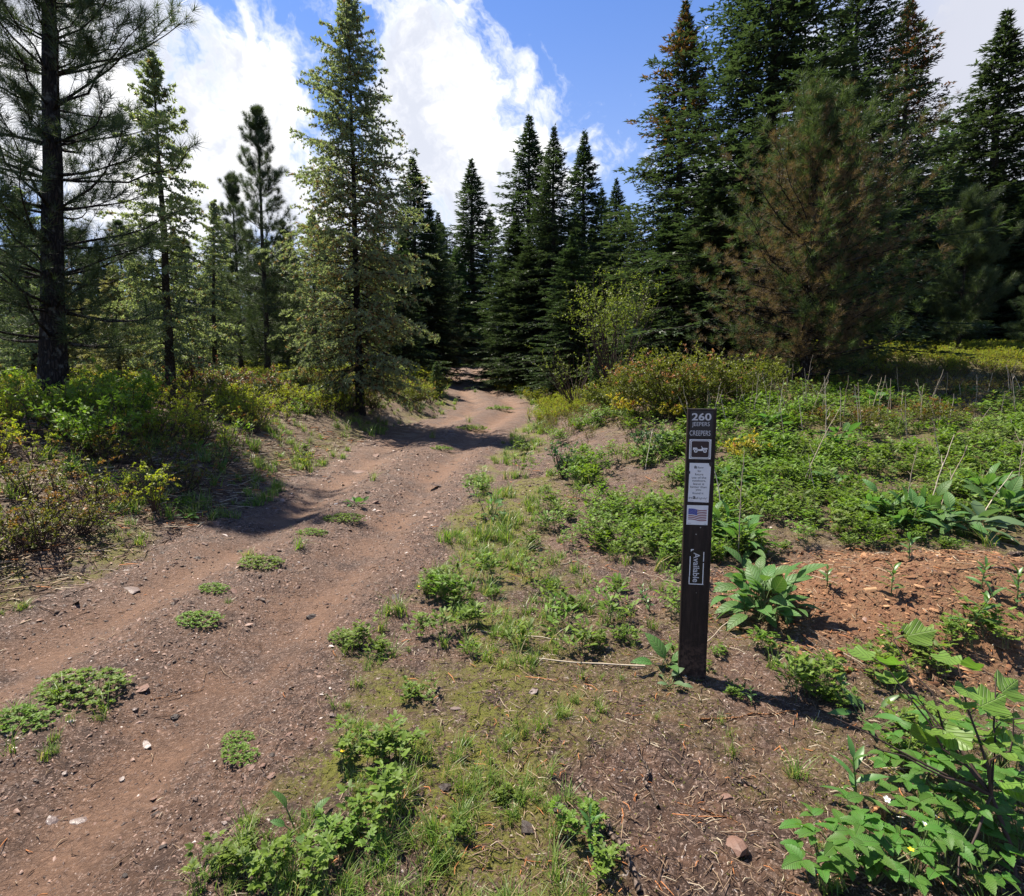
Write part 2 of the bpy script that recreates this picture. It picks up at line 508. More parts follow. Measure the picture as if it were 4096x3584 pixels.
# ------------------------------------------------------------------ ground sheet
def soil(name, is_trail=False):
    m, n = mat_new(name)
    co = n.n('ShaderNodeTexCoord').outputs['Object']
    wn_ = n.n('ShaderNodeVectorMath', operation='SCALE', inp={0: n.noise(co, 30, 3, .6, 0, 1), 'Scale': .05}).outputs[0]
    cow = n.n('ShaderNodeVectorMath', operation='ADD', inp={0: co, 1: wn_}).outputs[0]
    at = lambda a: n.n('ShaderNodeAttribute', attribute_name=a).outputs['Fac']
    big = n.noise(co, 1.3, 4, .6)
    mid = n.noise(co, 9, 5, .62)
    fin = n.noise(co, 70, 4, .65)
    v1 = n.n('ShaderNodeTexVoronoi', feature='F1', inp={'Vector': cow, 'Scale': 62, 'Randomness': 1})
    v2 = n.n('ShaderNodeTexVoronoi', feature='F1', inp={'Vector': cow, 'Scale': 190, 'Randomness': 1})
    cell = n.n('ShaderNodeSeparateColor', inp={0: v1.outputs['Color']}).outputs[0]
    cell2 = n.n('ShaderNodeSeparateColor', inp={0: v2.outputs['Color']}).outputs[0]
    dark, lite = (.034, .0180, .0120, 1), (.138, .073, .042, 1)
    c = n.mix(n.step(mid, .30, .72), dark, lite)
    c = n.mix(n.math('MULTIPLY', n.step(big, .45, .65), .45), c, (.150, .082, .050, 1))
    c = n.mix(n.math('MULTIPLY', n.step(n.noise(co, 36, 6, .75), .46, .60), .75), c, (.026, .0145, .0105, 1))
    c = n.mix(n.math('MULTIPLY', n.step(cell, .72, .9), .55), c, (.16, .105, .08, 1))
    c = n.mix(n.math('MULTIPLY', n.step(cell2, .84, .92), .75), c, (.30, .215, .17, 1))
    c = n.mix(n.math('MULTIPLY', n.step(cell2, .988, .992), .7), c, (.55, .48, .44, 1))
    c = n.mix(n.math('MULTIPLY', at('straw'), .45), c, n.mix(mid, (.030, .019, .012, 1), (.085, .055, .033, 1)))
    # compacted ruts are smoother, lighter and pinker
    c = n.mix(n.math('MULTIPLY', at('rut'), n.math('ADD', .50, n.math('MULTIPLY', mid, .5))), c, (.180, .100, .060, 1))
    c = n.mix(n.math('MULTIPLY', at('wood'), .85), c, n.mix(fin, (.14, .060, .028, 1), (.28, .135, .065, 1)))
    c = n.mix(n.math('MULTIPLY', at('straw'), n.math('MULTIPLY', n.step(n.noise(co, 26, 5, .7), .45, .62), .7)), c, (.20, .145, .075, 1))
    mossk = n.math('MULTIPLY', at('moss'), n.step(n.math('ADD', n.math('MULTIPLY', fin, .5), n.math('MULTIPLY', mid, .5)), .42, .53))
    c = n.mix(mossk, c, n.mix(fin, (.055, .060, .008, 1), (.17, .165, .020, 1)))
    nzb = n.noise(co, 38, 6, .7, .6)
    hgt = n.math('ADD', n.math('MULTIPLY', fin, .35), nzb)
    bp = n.n('ShaderNodeBump', inp={'Strength': 1.0, 'Distance': .028, 'Height': hgt})
    wet = n.step(n.noise(co, 3.1, 3), .45, .65)
    rough = n.math('SUBTRACT', .80, n.math('MULTIPLY', wet, .30))
    p = n.n('ShaderNodeBsdfPrincipled', inp={'Base Color': c, 'Roughness': rough, 'Specular IOR Level': .35, 'Normal': bp.outputs[0]})
    n.link(p.outputs[0], n.n('ShaderNodeOutputMaterial').inputs[0])
    return m


def build_ground():
    th = np.concatenate([np.arange(-180, -52, 4), np.linspace(-52, 52, 420), np.arange(56, 180, 4)])
    th = np.deg2rad(th)
    nt = len(th)
    r = 0.55 * np.exp(np.linspace(0, math.log(420 / .55), 510))
    RR, TT = np.meshgrid(r, th, indexing='ij')
    X, Y = RR * np.sin(TT), RR * np.cos(TT)
    x, y = X.ravel(), Y.ravel()
    z = H(x, y)
    V = np.stack([x, y, z], 1)
    V = np.vstack([V, [[0, 0, h1(0, 0)]]])
    nr = len(r)
    i, j = np.meshgrid(np.arange(nr - 1), np.arange(nt), indexing='ij')
    j2 = (j + 1) % nt
    F = np.stack([i * nt + j, i * nt + j2, (i + 1) * nt + j2, (i + 1) * nt + j], -1).reshape(-1, 4)[:, ::-1]
    u, v, q = masks(V[:, 0], V[:, 1])
    on = sstep(-u, -0.05, 0.12) * sstep(-v, -0.05, 0.12)
    rut = on * np.clip(np.exp(-((q - .25) / .14) ** 2) + np.exp(-((q - .77) / .14) ** 2), 0, 1)
    rut *= sstep(fbm(V[:, 0], V[:, 1], 1.7, 3, 77), .30, .55)
    dm = np.sqrt(((V[:, 0] - MOUND[0]) / 1.30) ** 2 + ((V[:, 1] - MOUND[1]) / 0.86) ** 2)
    wood = sstep(1.15 - dm + .5 * (fbm(V[:, 0], V[:, 1], 2.2, 3, 88) - .5), 0, .35)
    nz = fbm(V[:, 0], V[:, 1], 1.8, 4, 66)
    moss = sstep(v, 0.0, 0.25) * (1 - sstep(v, .7, 1.2) * .75) * sstep(nz, .42, .58) * (1 - wood)
    moss = np.maximum(moss, sstep(u, 0, .2) * (1 - sstep(u, .4, 1.0)) * sstep(nz, .46, .6) * .8)
    moss = np.maximum(moss, sstep(v, 2.5, 5) * .6)
    straw = np.clip(sstep(u, .15, .7) + .5 * sstep(v, 1.5, 3), 0, 1)
    cen = V[F].mean(1)
    cu, cv, cq = masks(cen[:, 0], cen[:, 1])
    tr = (cu < 0) & (cv < 0) & (cen[:, 1] > -11) & (cen[:, 1] < 88)
    for name, sel, mt in (('ground', ~tr, soil('forest_soil')), ('dirt_trail', tr, soil('trail_dirt', True))):
        f = F[sel]
        used, inv = np.unique(f.ravel(), return_inverse=True)
        a = Acc()
        a.add(V[used], inv.reshape(-1, 4), .5)
        if name == 'ground':
            vi = {int(k): n_ for n_, k in enumerate(used[:nt])}
            c0 = len(used)
            tri = [(c0, vi[(k + 1) % nt], vi[k]) for k in range(nt) if k in vi and (k + 1) % nt in vi]
            a.v.append(np.array([[0, 0, h1(0, 0)]]))
            a.t.append(np.array([.5]))
            a.f.append(np.array(tri))
            used = np.append(used, len(V) - 1)
        me = a.mesh(name, mt, smooth=True)
        for an, arr in (('rut', rut), ('wood', wood), ('moss', moss), ('straw', straw)):
            me.attributes.new(an, 'FLOAT', 'POINT').data.foreach_set('value', arr[used].astype(np.float32))
        tag(link(name, me), kind='structure')


build_ground()

# ------------------------------------------------------------------ trees
SPRIG_V = np.array([[0, 0, 0], [.10, .45, .03], [0, 1, -.02], [-.10, .40, .03],
                    [.02, .05, 0], [.30, .42, .02], [.06, .35, 0], [-.02, .05, 0], [-.30, .42, .02], [-.06, .35, 0],
                    [0, .1, -.02], [0, .45, .16], [0, .8, 0]])
SPRIG_F = [(0, 1, 2, 3), (4, 5, 6), (7, 9, 8), (10, 11, 12)]
_rs = np.random.default_rng(5)


def needle_template(n, spread, wdt, back=0.0):
    """needles fanning from a twig tip; unit length"""
    v, f = [], []
    for k in range(n):
        a = k * 2.399963
        s = spread * math.sqrt((k + .5) / n)
        d = np.array([math.sin(s) * math.cos(a), math.cos(s), math.sin(s) * math.sin(a)])
        o = np.array([0, -back * (k / n), 0])
        sd_ = np.cross(d, [math.cos(a * 1.7), .3, math.sin(a * 1.7)])
        sd_ /= np.linalg.norm(sd_)
        L = .75 + .35 * ((k * 7919) % 100) / 100
        v += [o - sd_ * wdt, o + sd_ * wdt, o + d * L]
        f.append((3 * k, 3 * k + 1, 3 * k + 2))
    return np.array(v), np.array(f)


def tree_parts(kind, H_, Rad, seed, crown0=0.05, dens=1.0, top=0.0, tufts=None, wood_r=None, profile=None, droop=None, brown=0.0):
    """returns (wood Acc, foliage Acc) for a tree standing at the origin"""
    g = np.random.default_rng(seed)
    wood, fol = Acc(), Acc()
    r0 = wood_r or (0.012 * H_ + .02)
    K = 14
    zz = np.linspace(-0.25, H_, K)
    sway = np.cumsum(g.normal(0, .012 * H_ / K * 1.6, (K, 2)), 0)
    sway -= sway[1]
    tp = np.column_stack([sway, zz])
    trd = r0 * np.clip(1 - zz / H_, 0.02, 1) ** .8
    trd[0] *= 1.35
    trd[1] *= 1.15
    wood.tubes(tp[None], trd[None], 10 if H_ > 5 else 7, .5)

    def axis(z):
        return np.stack([np.interp(z, zz, tp[:, 0]), np.interp(z, zz, tp[:, 1]), z], -1)

    if kind == 'spruce':
        nb = int(30 * H_ * .9 * dens)
        s = (np.arange(nb) + g.random(nb)) / nb
        hgt = crown0 + (1 - crown0) * s
        az = np.arange(nb) * 2.399963 + g.normal(0, .35, nb)
        irr = vnoise(np.cos(az) * 1.6 + 40, hgt * H_ * 1.1 + np.sin(az) * 1.6, seed)
        L = Rad * ((1 - hgt) ** .80 * 1.12 + .022) * g.uniform(.55, 1.15, nb) * (.70 + .60 * irr) * np.interp(hgt, [0, .84, .94, 1], [1, 1, .55, .15])
        L *= 1 - .25 * sstep(.12 - hgt, 0, .12)
        el = np.interp(hgt, [0, .3, .7, .92, 1], [-.30, -.18, .05, .55, 1.0]) + g.normal(0, .10, nb)
        sag, tipup = -.16, .22
        ntw, ang, L2f = 13, .95, .42
    elif kind == 'larch':
        nb = int(24 * H_ * .9 * dens)
        s = (np.arange(nb) + g.random(nb)) / nb
        hgt = crown0 + (1 - crown0) * s
        pr = np.interp(hgt, *(profile or ([0, .12, .3, .5, .58, .8, 1], [.50, .72, 1.0, .86, .58, .40, .06])))
        L = Rad * pr * g.uniform(.45, 1.12, nb)
        el = np.interp(hgt, [0, .3, .6, .85, 1], [-.22, -.05, .12, .5, .9]) + g.normal(0, .16, nb)
        sag, tipup = -.14, .12
        ntw, ang, L2f = 11, .9, .40
    else:
        nb = int(15 * H_ * dens)
        s = (np.arange(nb) + g.random(nb)) / nb
        s = np.round(s * H_ * 1.9) / (H_ * 1.9) * .75 + s * .25
        hgt = np.clip(crown0 + (1 - crown0) * s, 0, .995)
        pr = np.interp(hgt, *(profile or ([0, .15, .4, .7, .9, 1], [.7, .95, 1, .78, .42, .10])))
        L = Rad * pr * g.uniform(.45, 1.15, nb) * (.86 + .22 * np.sin(np.arange(nb) * .9))
        el = np.interp(hgt, [0, .4, .8, 1], [.0, .18, .55, 1.0]) + g.normal(0, .13, nb)
        sag, tipup = -.05, .30
        ntw, ang, L2f = 10, .75, .36
    if droop:
        el = el + droop
    if kind != 'spruce':
        az = np.arange(nb) * 2.399963 + g.normal(0, .35, nb)
    P0 = axis(hgt * H_)
    KB = 7
    ss = np.linspace(0, 1, KB)
    dh = np.stack([np.cos(az), np.sin(az)], -1)
    wob = g.normal(0, .035 if kind != 'pine' else .065, (nb, KB)).cumsum(1) * ss
    horiz = L[:, None] * ss * np.cos(el)[:, None]
    vert = L[:, None] * (np.sin(el)[:, None] * ss + sag * ss ** 2 * 1.2 + tipup * ss ** 3)
    bx = P0[:, None, 0] + dh[:, None, 0] * horiz - dh[:, None, 1] * wob * L[:, None]
    by = P0[:, None, 1] + dh[:, None, 1] * horiz + dh[:, None, 0] * wob * L[:, None]
    bz = P0[:, None, 2] + vert
    BP = np.stack([bx, by, bz], -1)
    br = (0.10 * np.interp(hgt * H_, zz, trd) + .0045 * L + .003)[:, None] * (1 - .85 * ss)[None]
    if kind == 'pine':
        br = br * .95
    wood.tubes(BP, br, 5, .5)
    # second order twigs
    st = .14 + .86 * (np.arange(ntw) + .5) / ntw
    S = np.clip(st[None] + g.normal(0, .03, (nb, ntw)), .08, .985)
    idx = S * (KB - 1)
    i0 = np.clip(idx.astype(int), 0, KB - 2)
    fr = (idx - i0)[..., None]
    bi = np.arange(nb)[:, None]
    TP = BP[bi, i0] * (1 - fr) + BP[bi, i0 + 1] * fr
    TD = unit(BP[bi, i0 + 1] - BP[bi, i0])
    side = np.where((np.arange(ntw) % 2) == 0, 1, -1)[None] * np.ones((nb, 1))
    lat = np.cross(TD, [0, 0, 1.0])
    lat = unit(lat)
    if kind == 'pine':
        rr = g.uniform(0, 2 * np.pi, (nb, ntw))[..., None]
        vup = np.cross(lat, TD)
        lat2 = lat * np.cos(rr) + vup * np.sin(rr)
        D2 = unit(TD * math.cos(ang) + lat2 * math.sin(ang) + np.array([0, 0, .35]))
    else:
        a2 = g.normal(ang, .18, (nb, ntw))[..., None]
        D2 = unit(TD * np.cos(a2) + lat * side[..., None] * np.sin(a2) + np.array([0, 0, -.10]) + g.normal(0, .10, (nb, ntw, 3)))
    L2 = L2f * L[:, None] * (1.02 - S) ** .7 * g.uniform(.6, 1.15, (nb, ntw)) + (.05 if kind != 'pine' else .10)
    TP, D2, L2 = TP.reshape(-1, 3), D2.reshape(-1, 3), L2.ravel()
    # tip twig of every branch
    TP = np.vstack([TP, BP[:, -2]])
    tipd = unit(BP[:, -1] - BP[:, -2])
    D2 = np.vstack([D2, tipd])
    L2 = np.append(L2, np.linalg.norm(BP[:, -1] - BP[:, -2], axis=1) * 1.15)
    hh = np.append(np.repeat(hgt, ntw), hgt)
    rel = np.append(S.ravel(), np.ones(nb))
    # leader
    lead_z = np.linspace(.90, .995, 8) * H_
    TP = np.vstack([TP, axis(lead_z)])
    D2 = np.vstack([D2, unit(np.column_stack([g.normal(0, .35, (8, 2)), np.full(8, 1.)]))])
    L2 = np.append(L2, np.full(8, .02 * H_))
    hh = np.append(hh, np.full(8, .97))
    rel = np.append(rel, np.full(8, 1.))
    KT = 3
    s3 = np.array([0, 1.0]) if kind != 'pine' else np.array([0, .5, 1.0])
    dz = {'pine': .12, 'larch': -.38}.get(kind, -.16)
    T3 = TP[:, None] + D2[:, None] * (L2[:, None] * s3)[..., None]
    T3[..., 2] += dz * L2[:, None] * s3 ** 2
    wood.tubes(T3, np.outer(.0022 + .004 * L2, 1 - .75 * s3), 3, .5)
    tv = 0
    if kind == 'pine':
        nd = tufts or 26
        tv, tf = needle_template(nd, 1.2, .030 if brown else .019, .35)
        # tufts at twig tip and on the outer half of it
        bq = g.random(nb)
        Pn, Dn, tn = [], [], []
        for fpos in (1.0, .72, .42):
            k = g.random(len(TP)) < (1.0 if fpos == 1 else .75 * dens)
            pt = TP + D2 * (L2 * fpos)[:, None]
            pt[:, 2] += dz * L2 * fpos ** 2
            Pn.append(pt[k])
            Dn.append(unit(D2 + [0, 0, .35] + g.normal(0, .22, D2.shape))[k])
            br_ = brown * np.clip(1.45 - rel, 0, 1) * np.interp(hh, [0, .6, .85, 1], [1, .95, .25, .02])
            bsel = np.append(np.append(np.repeat(bq, ntw), bq), np.zeros(8))
            br_ = np.where(bsel < .74, br_ * 1.25, br_ * .12)
            tt = g.uniform(0, .85, len(TP))
            tt = np.where(g.random(len(TP)) < br_, .97, tt)
            tn.append(tt[k])
        Pn, Dn, tn = np.vstack(Pn), np.vstack(Dn), np.concatenate(tn)
        nl = np.where(tn > .9, .15, .18) * g.uniform(.7, 1.2, len(Pn)) * (1.0 if H_ > 4 else .8)
        X, Y, Z = frames(Dn, g)
        fol.stamp(tv, tf, Pn, X * nl[:, None], Y * nl[:, None], Z * nl[:, None], tn)
    elif kind == 'larch':
        step_ = .055
        mx = 15
        nn_ = np.clip((L2 / step_).astype(int) + 1, 1, mx)
        ii = np.repeat(np.arange(len(L2)), nn_)
        off = np.concatenate([np.arange(k) for k in nn_])
        f_ = (off + g.random(len(off))) / np.repeat(nn_, nn_)
        P_ = TP[ii] + D2[ii] * (L2[ii] * f_)[:, None]
        P_[:, 2] += dz * L2[ii] * f_ ** 2
        # main-branch rosettes too
        tv, tf = needle_template(5, 1.3, .22, 0)
        D_ = unit(g.normal(0, 1, P_.shape) + [0, 0, .6])
        X, Y, Z = frames(D_, g)
        nl = g.uniform(.055, .10, len(P_))
        t_ = np.clip(.35 + .4 * rel[ii] * g.random(len(ii)) + .25 * g.random(len(ii)), 0, .88)
        t_ = np.where(g.random(len(ii)) < (.05 + brown * (1 - rel[ii]) * (hh[ii] < .6)), .97, t_)
        fol.stamp(tv, tf, P_, X * nl[:, None], Y * nl[:, None], Z * nl[:, None], t_)
    else:
        step_ = .085
        nn_ = np.clip((L2 / step_).astype(int) + 1, 1, 8)
        ii = np.repeat(np.arange(len(L2)), nn_)
        off = np.concatenate([np.arange(k) for k in nn_])
        f_ = (off + g.random(len(off))) / np.repeat(nn_, nn_)
        P_ = TP[ii] + D2[ii] * (L2[ii] * f_)[:, None]
        P_[:, 2] += dz * L2[ii] * f_ ** 2
        sgn = np.where(off % 2 == 0, 1., -1.)
        lat = unit(np.cross(D2[ii], [0, 0, 1.]))
        D_ = unit(D2[ii] + lat * (sgn * g.uniform(.15, .9, len(ii)))[:, None] + g.normal(0, .15, P_.shape) + [0, 0, .02])
        X, Y, Z = frames(D_, g, roll=.45)
        nl = (g.uniform(.15, .27, len(P_)) * (.5 + .5 * min(1, H_ / 8))) * np.interp(hh[ii], [0, .88, 1], [1, .9, .55])
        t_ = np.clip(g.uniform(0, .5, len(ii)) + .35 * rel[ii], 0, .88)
        if brown:
            bm = brown * np.interp(hh[ii], [0, .55, .68, .95, 1], [0, 0, .8, 1, .3]) * (.5 + .5 * np.sin(hh[ii] * 60 + az[np.clip(ii // ntw, 0, nb - 1)] * 2))
            t_ = np.where(g.random(len(ii)) < bm, .97, t_)
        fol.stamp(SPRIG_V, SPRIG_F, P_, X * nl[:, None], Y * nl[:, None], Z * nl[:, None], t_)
    return wood, fol


TREES = {}


def tree_kind(key, matw, matf, *a, **k):
    wd, fl = tree_parts(*a, **k)
    TREES[key] = (wd.mesh(key + '_wood', M[matw], True), fl.mesh(key + '_foliage', M[matf]), a[1], a[2])


def plant_tree(key, name, x, y, h, label, cat='tree', group=None, rz=0.0, wide=1.0, lean=(0, 0)):
    wm, fm, H0, R0 = TREES[key]
    o = root(name, (x, y, h1(x, y)), label, cat, group, rz)
    o.rotation_euler = (lean[0], lean[1], rz)
    s = h / H0
    wide *= 1.18 if key.startswith('spruce') else 1.0
    o.scale = (s * wide, s * wide, s)
    link('trunk', wm, o)
    link('crown', fm, o)
    return o


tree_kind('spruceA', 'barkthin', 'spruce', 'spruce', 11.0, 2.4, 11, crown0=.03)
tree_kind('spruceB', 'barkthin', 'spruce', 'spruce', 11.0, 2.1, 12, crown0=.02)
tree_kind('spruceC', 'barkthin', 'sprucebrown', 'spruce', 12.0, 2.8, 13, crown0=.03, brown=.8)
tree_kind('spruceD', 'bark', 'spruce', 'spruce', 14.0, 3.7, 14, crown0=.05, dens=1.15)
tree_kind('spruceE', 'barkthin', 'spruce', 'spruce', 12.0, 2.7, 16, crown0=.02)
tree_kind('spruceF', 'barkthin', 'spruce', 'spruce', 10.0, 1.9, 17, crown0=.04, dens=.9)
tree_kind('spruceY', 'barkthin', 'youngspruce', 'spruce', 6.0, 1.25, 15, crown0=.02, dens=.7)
tree_kind('larchA', 'bark', 'larch', 'larch', 11.0, 2.7, 21, crown0=.07, dens=1.6, wood_r=.12, brown=.35,
          profile=([0, .08, .2, .4, .5, .58, .75, .9, 1], [.45, .8, .85, 1.0, .95, .72, .52, .30, .06]))
tree_kind('larchB', 'barkthin', 'larch', 'larch', 7.0, 1.5, 22, crown0=.12, dens=.9,
          profile=([0, .2, .5, .8, 1], [.55, 1, .8, .5, .08]))
tree_kind('larchT', 'barkthin', 'tanlarch', 'larch', 4.0, 1.2, 23, crown0=.12, dens=1.1,
          profile=([0, .2, .5, .8, 1], [.8, 1, .75, .4, .08]))
tree_kind('pineBig', 'bark', 'pine', 'pine', 9.5, 2.15, 31, crown0=.10, dens=1.35, wood_r=.175, tufts=22)
tree_kind('pineA', 'barkthin', 'pine', 'pine', 8.5, 1.7, 32, crown0=.08, dens=.9, wood_r=.10, tufts=26)
tree_kind('pineR', 'bark', 'pinebrown', 'pine', 6.4, 3.0, 33, crown0=.05, dens=2.5, wood_r=.13, brown=.9, tufts=17,
          profile=([0, .1, .35, .6, .85, 1], [.78, .9, 1.0, .86, .52, .15]))
tree_kind('pineS', 'barkthin', 'pine', 'pine', 3.2, 1.15, 34, crown0=.10, dens=2.0, wood_r=.05, tufts=30)
tree_kind('sapling', 'barkthin', 'youngspruce', 'spruce', 2.0, .62, 41, crown0=.05, dens=1.6)


def X_at(px, y):
    return (px - 512) / FPX * y * 1.0


def tree_px(key, name, px, tip_py, D, label, wide=1.0, rz=0.0, group=None, cat='tree', lean=(0, 0), h=None):
    """a tree D metres up the valley; its height follows from where its tip stands against the sky"""
    dr = pix_dir(px, max(tip_py, -400))
    x = dr.x / dr.y * D
    zt = EYE + dr.z / dr.y * D
    hh = h or (zt - h1(x, D))
    return plant_tree(key, name, x, D, hh, label, cat, group, rz, wide, lean)


T = tree_px
plant_tree('pineBig', 'pine_tree', -6.85, 8.4, 9.5, 'large dark-barked pine leaning slightly, nearest tree on the left edge', lean=(0, R(2.6)), rz=.6)
T('larchA', 'larch_tree', 348, -12, 14.0, 'tall pale green larch standing alone at the trail bend, left of the path', rz=1.0, wide=.93)
T('pineA', 'pine_tree', 256, 114, 16.5, 'slender pine with bare upper trunk between the big pine and the tall larch', rz=2.0)
T('larchB', 'larch_tree', 150, 58, 11.0, 'thin feathery larch just right of the big dark pine trunk', rz=.4)
T('larchT', 'larch_tree', 112, 268, 11.5, 'small tan-needled larch in front of the woods, beside the big pine', rz=.4, wide=1.1)
T('larchB', 'larch_tree', 205, 205, 19, 'bent-topped small larch between the thin larch and the slender pine', rz=2.4, lean=(0, R(-7)))
T('spruceC', 'spruce_tree', 683, 0, 19, 'tall dark spruce with brown cone-laden top, left end of the right-hand stand', rz=.3, wide=.98)
T('spruceD', 'spruce_tree', 785, -120, 16.0, 'tallest broad dark spruce behind the browning pine, its tip out of view', rz=1.1, wide=1.15)
T('spruceD', 'spruce_tree', 862, -85, 23, 'very tall dark spruce just behind and right of the tallest one', rz=4.1, wide=.8)
T('spruceC', 'spruce_tree', 916, -8, 29, 'dark spruce with bare brown tip and long upswept limbs on its right side', rz=2.3, wide=.85)
T('spruceB', 'spruce_tree', 1008, 12, 30, 'narrow dark spruce at the far right edge against grey cloud', rz=.9, wide=1.25)
T('spruceY', 'fir_tree', 971, 98, 36, 'thin green fir with a bare spire between two dark spruces on the right', rz=.4, wide=.9)
T('spruceY', 'fir_tree', 948, 112, 40, 'farther thin-tipped fir behind the dark spruces on the right', rz=2.4, wide=.8)
T('pineR', 'pine_tree', 820, 112, 11.5, 'bushy pine with half its needles gone rusty brown, right of the trail', rz=.2, wide=1.0)
T('pineS', 'pine_tree', 970, 200, 19, 'small young pine with pale trunk at the edge of the yellow meadow', rz=.2, wide=.85)
T('pineS', 'pine_tree', 1038, 285, 17, 'low pine bough cut off by the right edge of the frame', rz=1.4, wide=.9)
T('spruceB', 'spruce_tree', 472, 160, 50, 'lone pointed dark fir standing at the far end of the trail', rz=.4, wide=1.2)
T('spruceB', 'spruce_tree', 530, 117, 32, 'tallest pointed fir in the cluster right of the trail end', rz=1.4, wide=1.15)
T('spruceE', 'spruce_tree', 554, 128, 27, 'full dark fir in front of the tallest one in the central cluster', rz=.9, wide=.95)
T('spruceF', 'spruce_tree', 583, 134, 31, 'thin-topped fir at the right of the central cluster', rz=2.6, wide=1.1)
T('spruceA', 'spruce_tree', 517, 215, 30, 'low full fir overhanging the right side of the trail end', rz=3.6, wide=1.3)
T('spruceE', 'spruce_tree', 572, 235, 22.5, 'wide dark fir with boughs to the ground in front of the central cluster', rz=5.6, wide=1.35)
T('spruceB', 'spruce_tree', 617, 179, 42, 'small far fir with a sharp tip left of the brown-topped spruce', rz=.1, wide=1.1)
T('spruceF', 'spruce_tree', 602, 189, 46, 'blunter far fir just left of the sharp-tipped small one', rz=1.9, wide=1.1)
T('spruceE', 'spruce_tree', 640, 230, 25, 'dark filler fir behind the yellow-green shrub', rz=1.9, wide=1.3)
T('spruceA', 'spruce_tree', 715, 175, 15.5, 'mid-height dark spruce with boughs down to the round bush', rz=2.9, wide=1.3)
T('spruceE', 'spruce_tree', 668, 215, 17, 'dark spruce under the brown-topped one, boughs in flat tiers', rz=4.9, wide=1.4)
T('spruceY', 'fir_tree', 457, 248, 47, 'pale green young fir in front of the lone pointed fir', rz=.5, wide=1.3)
T('spruceF', 'spruce_tree', 415, 158, 33, 'dark fir showing its tip right of the tall larch', rz=.5, wide=1.2)
T('spruceA', 'spruce_tree', 428, 205, 34, 'rounded dark fir between the larch and the trail end', rz=1.5, wide=1.0)
T('spruceA', 'spruce_tree', 402, 235, 25, 'broad dark fir directly behind the larch lower boughs', rz=3.5, wide=1.15)
T('pineA', 'pine_tree', 441, 228, 40, 'far pine crown poking out beside the lone fir', rz=3.5, wide=.9)
T('spruceB', 'spruce_tree', 287, 232, 30, 'far dark fir seen between the slender pine and the larch', rz=3.1, wide=1.2)
T('spruceA', 'spruce_tree', 378, 210, 34, 'far dark fir seen through the right side of the larch', rz=2.2, wide=1.0)
T('spruceA', 'spruce_tree', 758, 120, 24, 'dark fir filling the gap behind the browning pine', rz=2.2, wide=1.2)
T('spruceA', 'spruce_tree', 900, 195, 29, 'dark fir behind the right side of the browning pine', rz=.2, wide=1.35)
T('spruceB', 'spruce_tree', 940, 240, 27, 'low dark fir behind the small young pine', rz=3.2, wide=1.5)
T('spruceA', 'spruce_tree', 1015, 190, 31, 'green-black fir at the back of the meadow on the right edge', rz=5.2, wide=1.3)
T('spruceA', 'spruce_tree', 860, 250, 24, 'shaded fir low behind the browning pine trunk', rz=1.2, wide=1.5)
T('pineA', 'pine_tree', 232, 180, 21, 'bushy pine behind and left of the slender pine', rz=4.0, wide=1.1)
T('pineA', 'pine_tree', 283, 225, 19.5, 'thin pine behind and right of the slender pine', rz=5.0, wide=1.05)
T('larchB', 'larch_tree', 310, 215, 22, 'pale larch behind the left boughs of the tall larch', rz=1.0, wide=1.2)
T('larchB', 'larch_tree', 20, 190, 13, 'feathery larch behind the big pine on the left edge', rz=5.0, wide=1.2)
T('larchT', 'larch_tree', 60, 265, 14, 'second tan larch, half hidden behind the big pine trunk', rz=3.0, wide=1.1)
# the woods behind
bg_rng = np.random.default_rng(77)
kinds = ['spruceA', 'spruceF', 'pineA', 'larchB', 'spruceB', 'spruceE', 'spruceY']
names = {'spruceE': 'spruce_tree', 'spruceF': 'spruce_tree', 'spruceA': 'spruce_tree', 'spruceB': 'spruce_tree', 'pineA': 'pine_tree', 'larchB': 'larch_tree', 'spruceY': 'fir_tree'}
for k in range(84):
    fpx = (k + bg_rng.random()) / 84 * 1180 - 80
    D = float(bg_rng.uniform(26, 58))
    if 440 < fpx < 492:
        D = float(bg_rng.uniform(48, 62))
    tip = float(bg_rng.uniform(205, 275)) if fpx < 700 else float(bg_rng.uniform(150, 240))
    if fpx < 240:
        tip = float(bg_rng.uniform(215, 290))
    key = kinds[int(bg_rng.integers(0, 7))] if fpx < 450 else kinds[[0, 1, 4, 5, 1][int(bg_rng.integers(0, 5))]]
    lb = {'spruceE': 'broad dark fir in the depth of the woods', 'spruceF': 'ragged dark fir in the depth of the woods', 'spruceA': 'dark full-boughed fir in the depth of the woods', 'spruceB': 'narrow dark fir in the depth of the woods',
          'pineA': 'far pine in the depth of the left woods', 'larchB': 'far pale larch in the depth of the left woods',
          'spruceY': 'far light green fir in the depth of the left woods'}[key]
    where = 'left of the thin larch' if fpx < 150 else 'between thin larch and slender pine' if fpx < 256 else 'between slender pine and tall larch' if fpx < 345 \
        else 'between tall larch and trail end' if fpx < 450 else 'beyond the trail end' if fpx < 500 else 'behind the central fir cluster' if fpx < 640 \
        else 'behind the brown-topped spruce' if fpx < 760 else 'behind the browning pine' if fpx < 900 else 'behind the right meadow'
    lb = lb.split(' in the depth')[0] + (', taller' if tip < 225 else ', lower') + (' and nearer, ' if D < 42 else ' and farther, ') + where
    T(key, names[key], fpx, tip, D, lb, wide=float(bg_rng.uniform(1.0, 1.4)), rz=float(bg_rng.uniform(0, 6)), group='conifers in the woods behind')
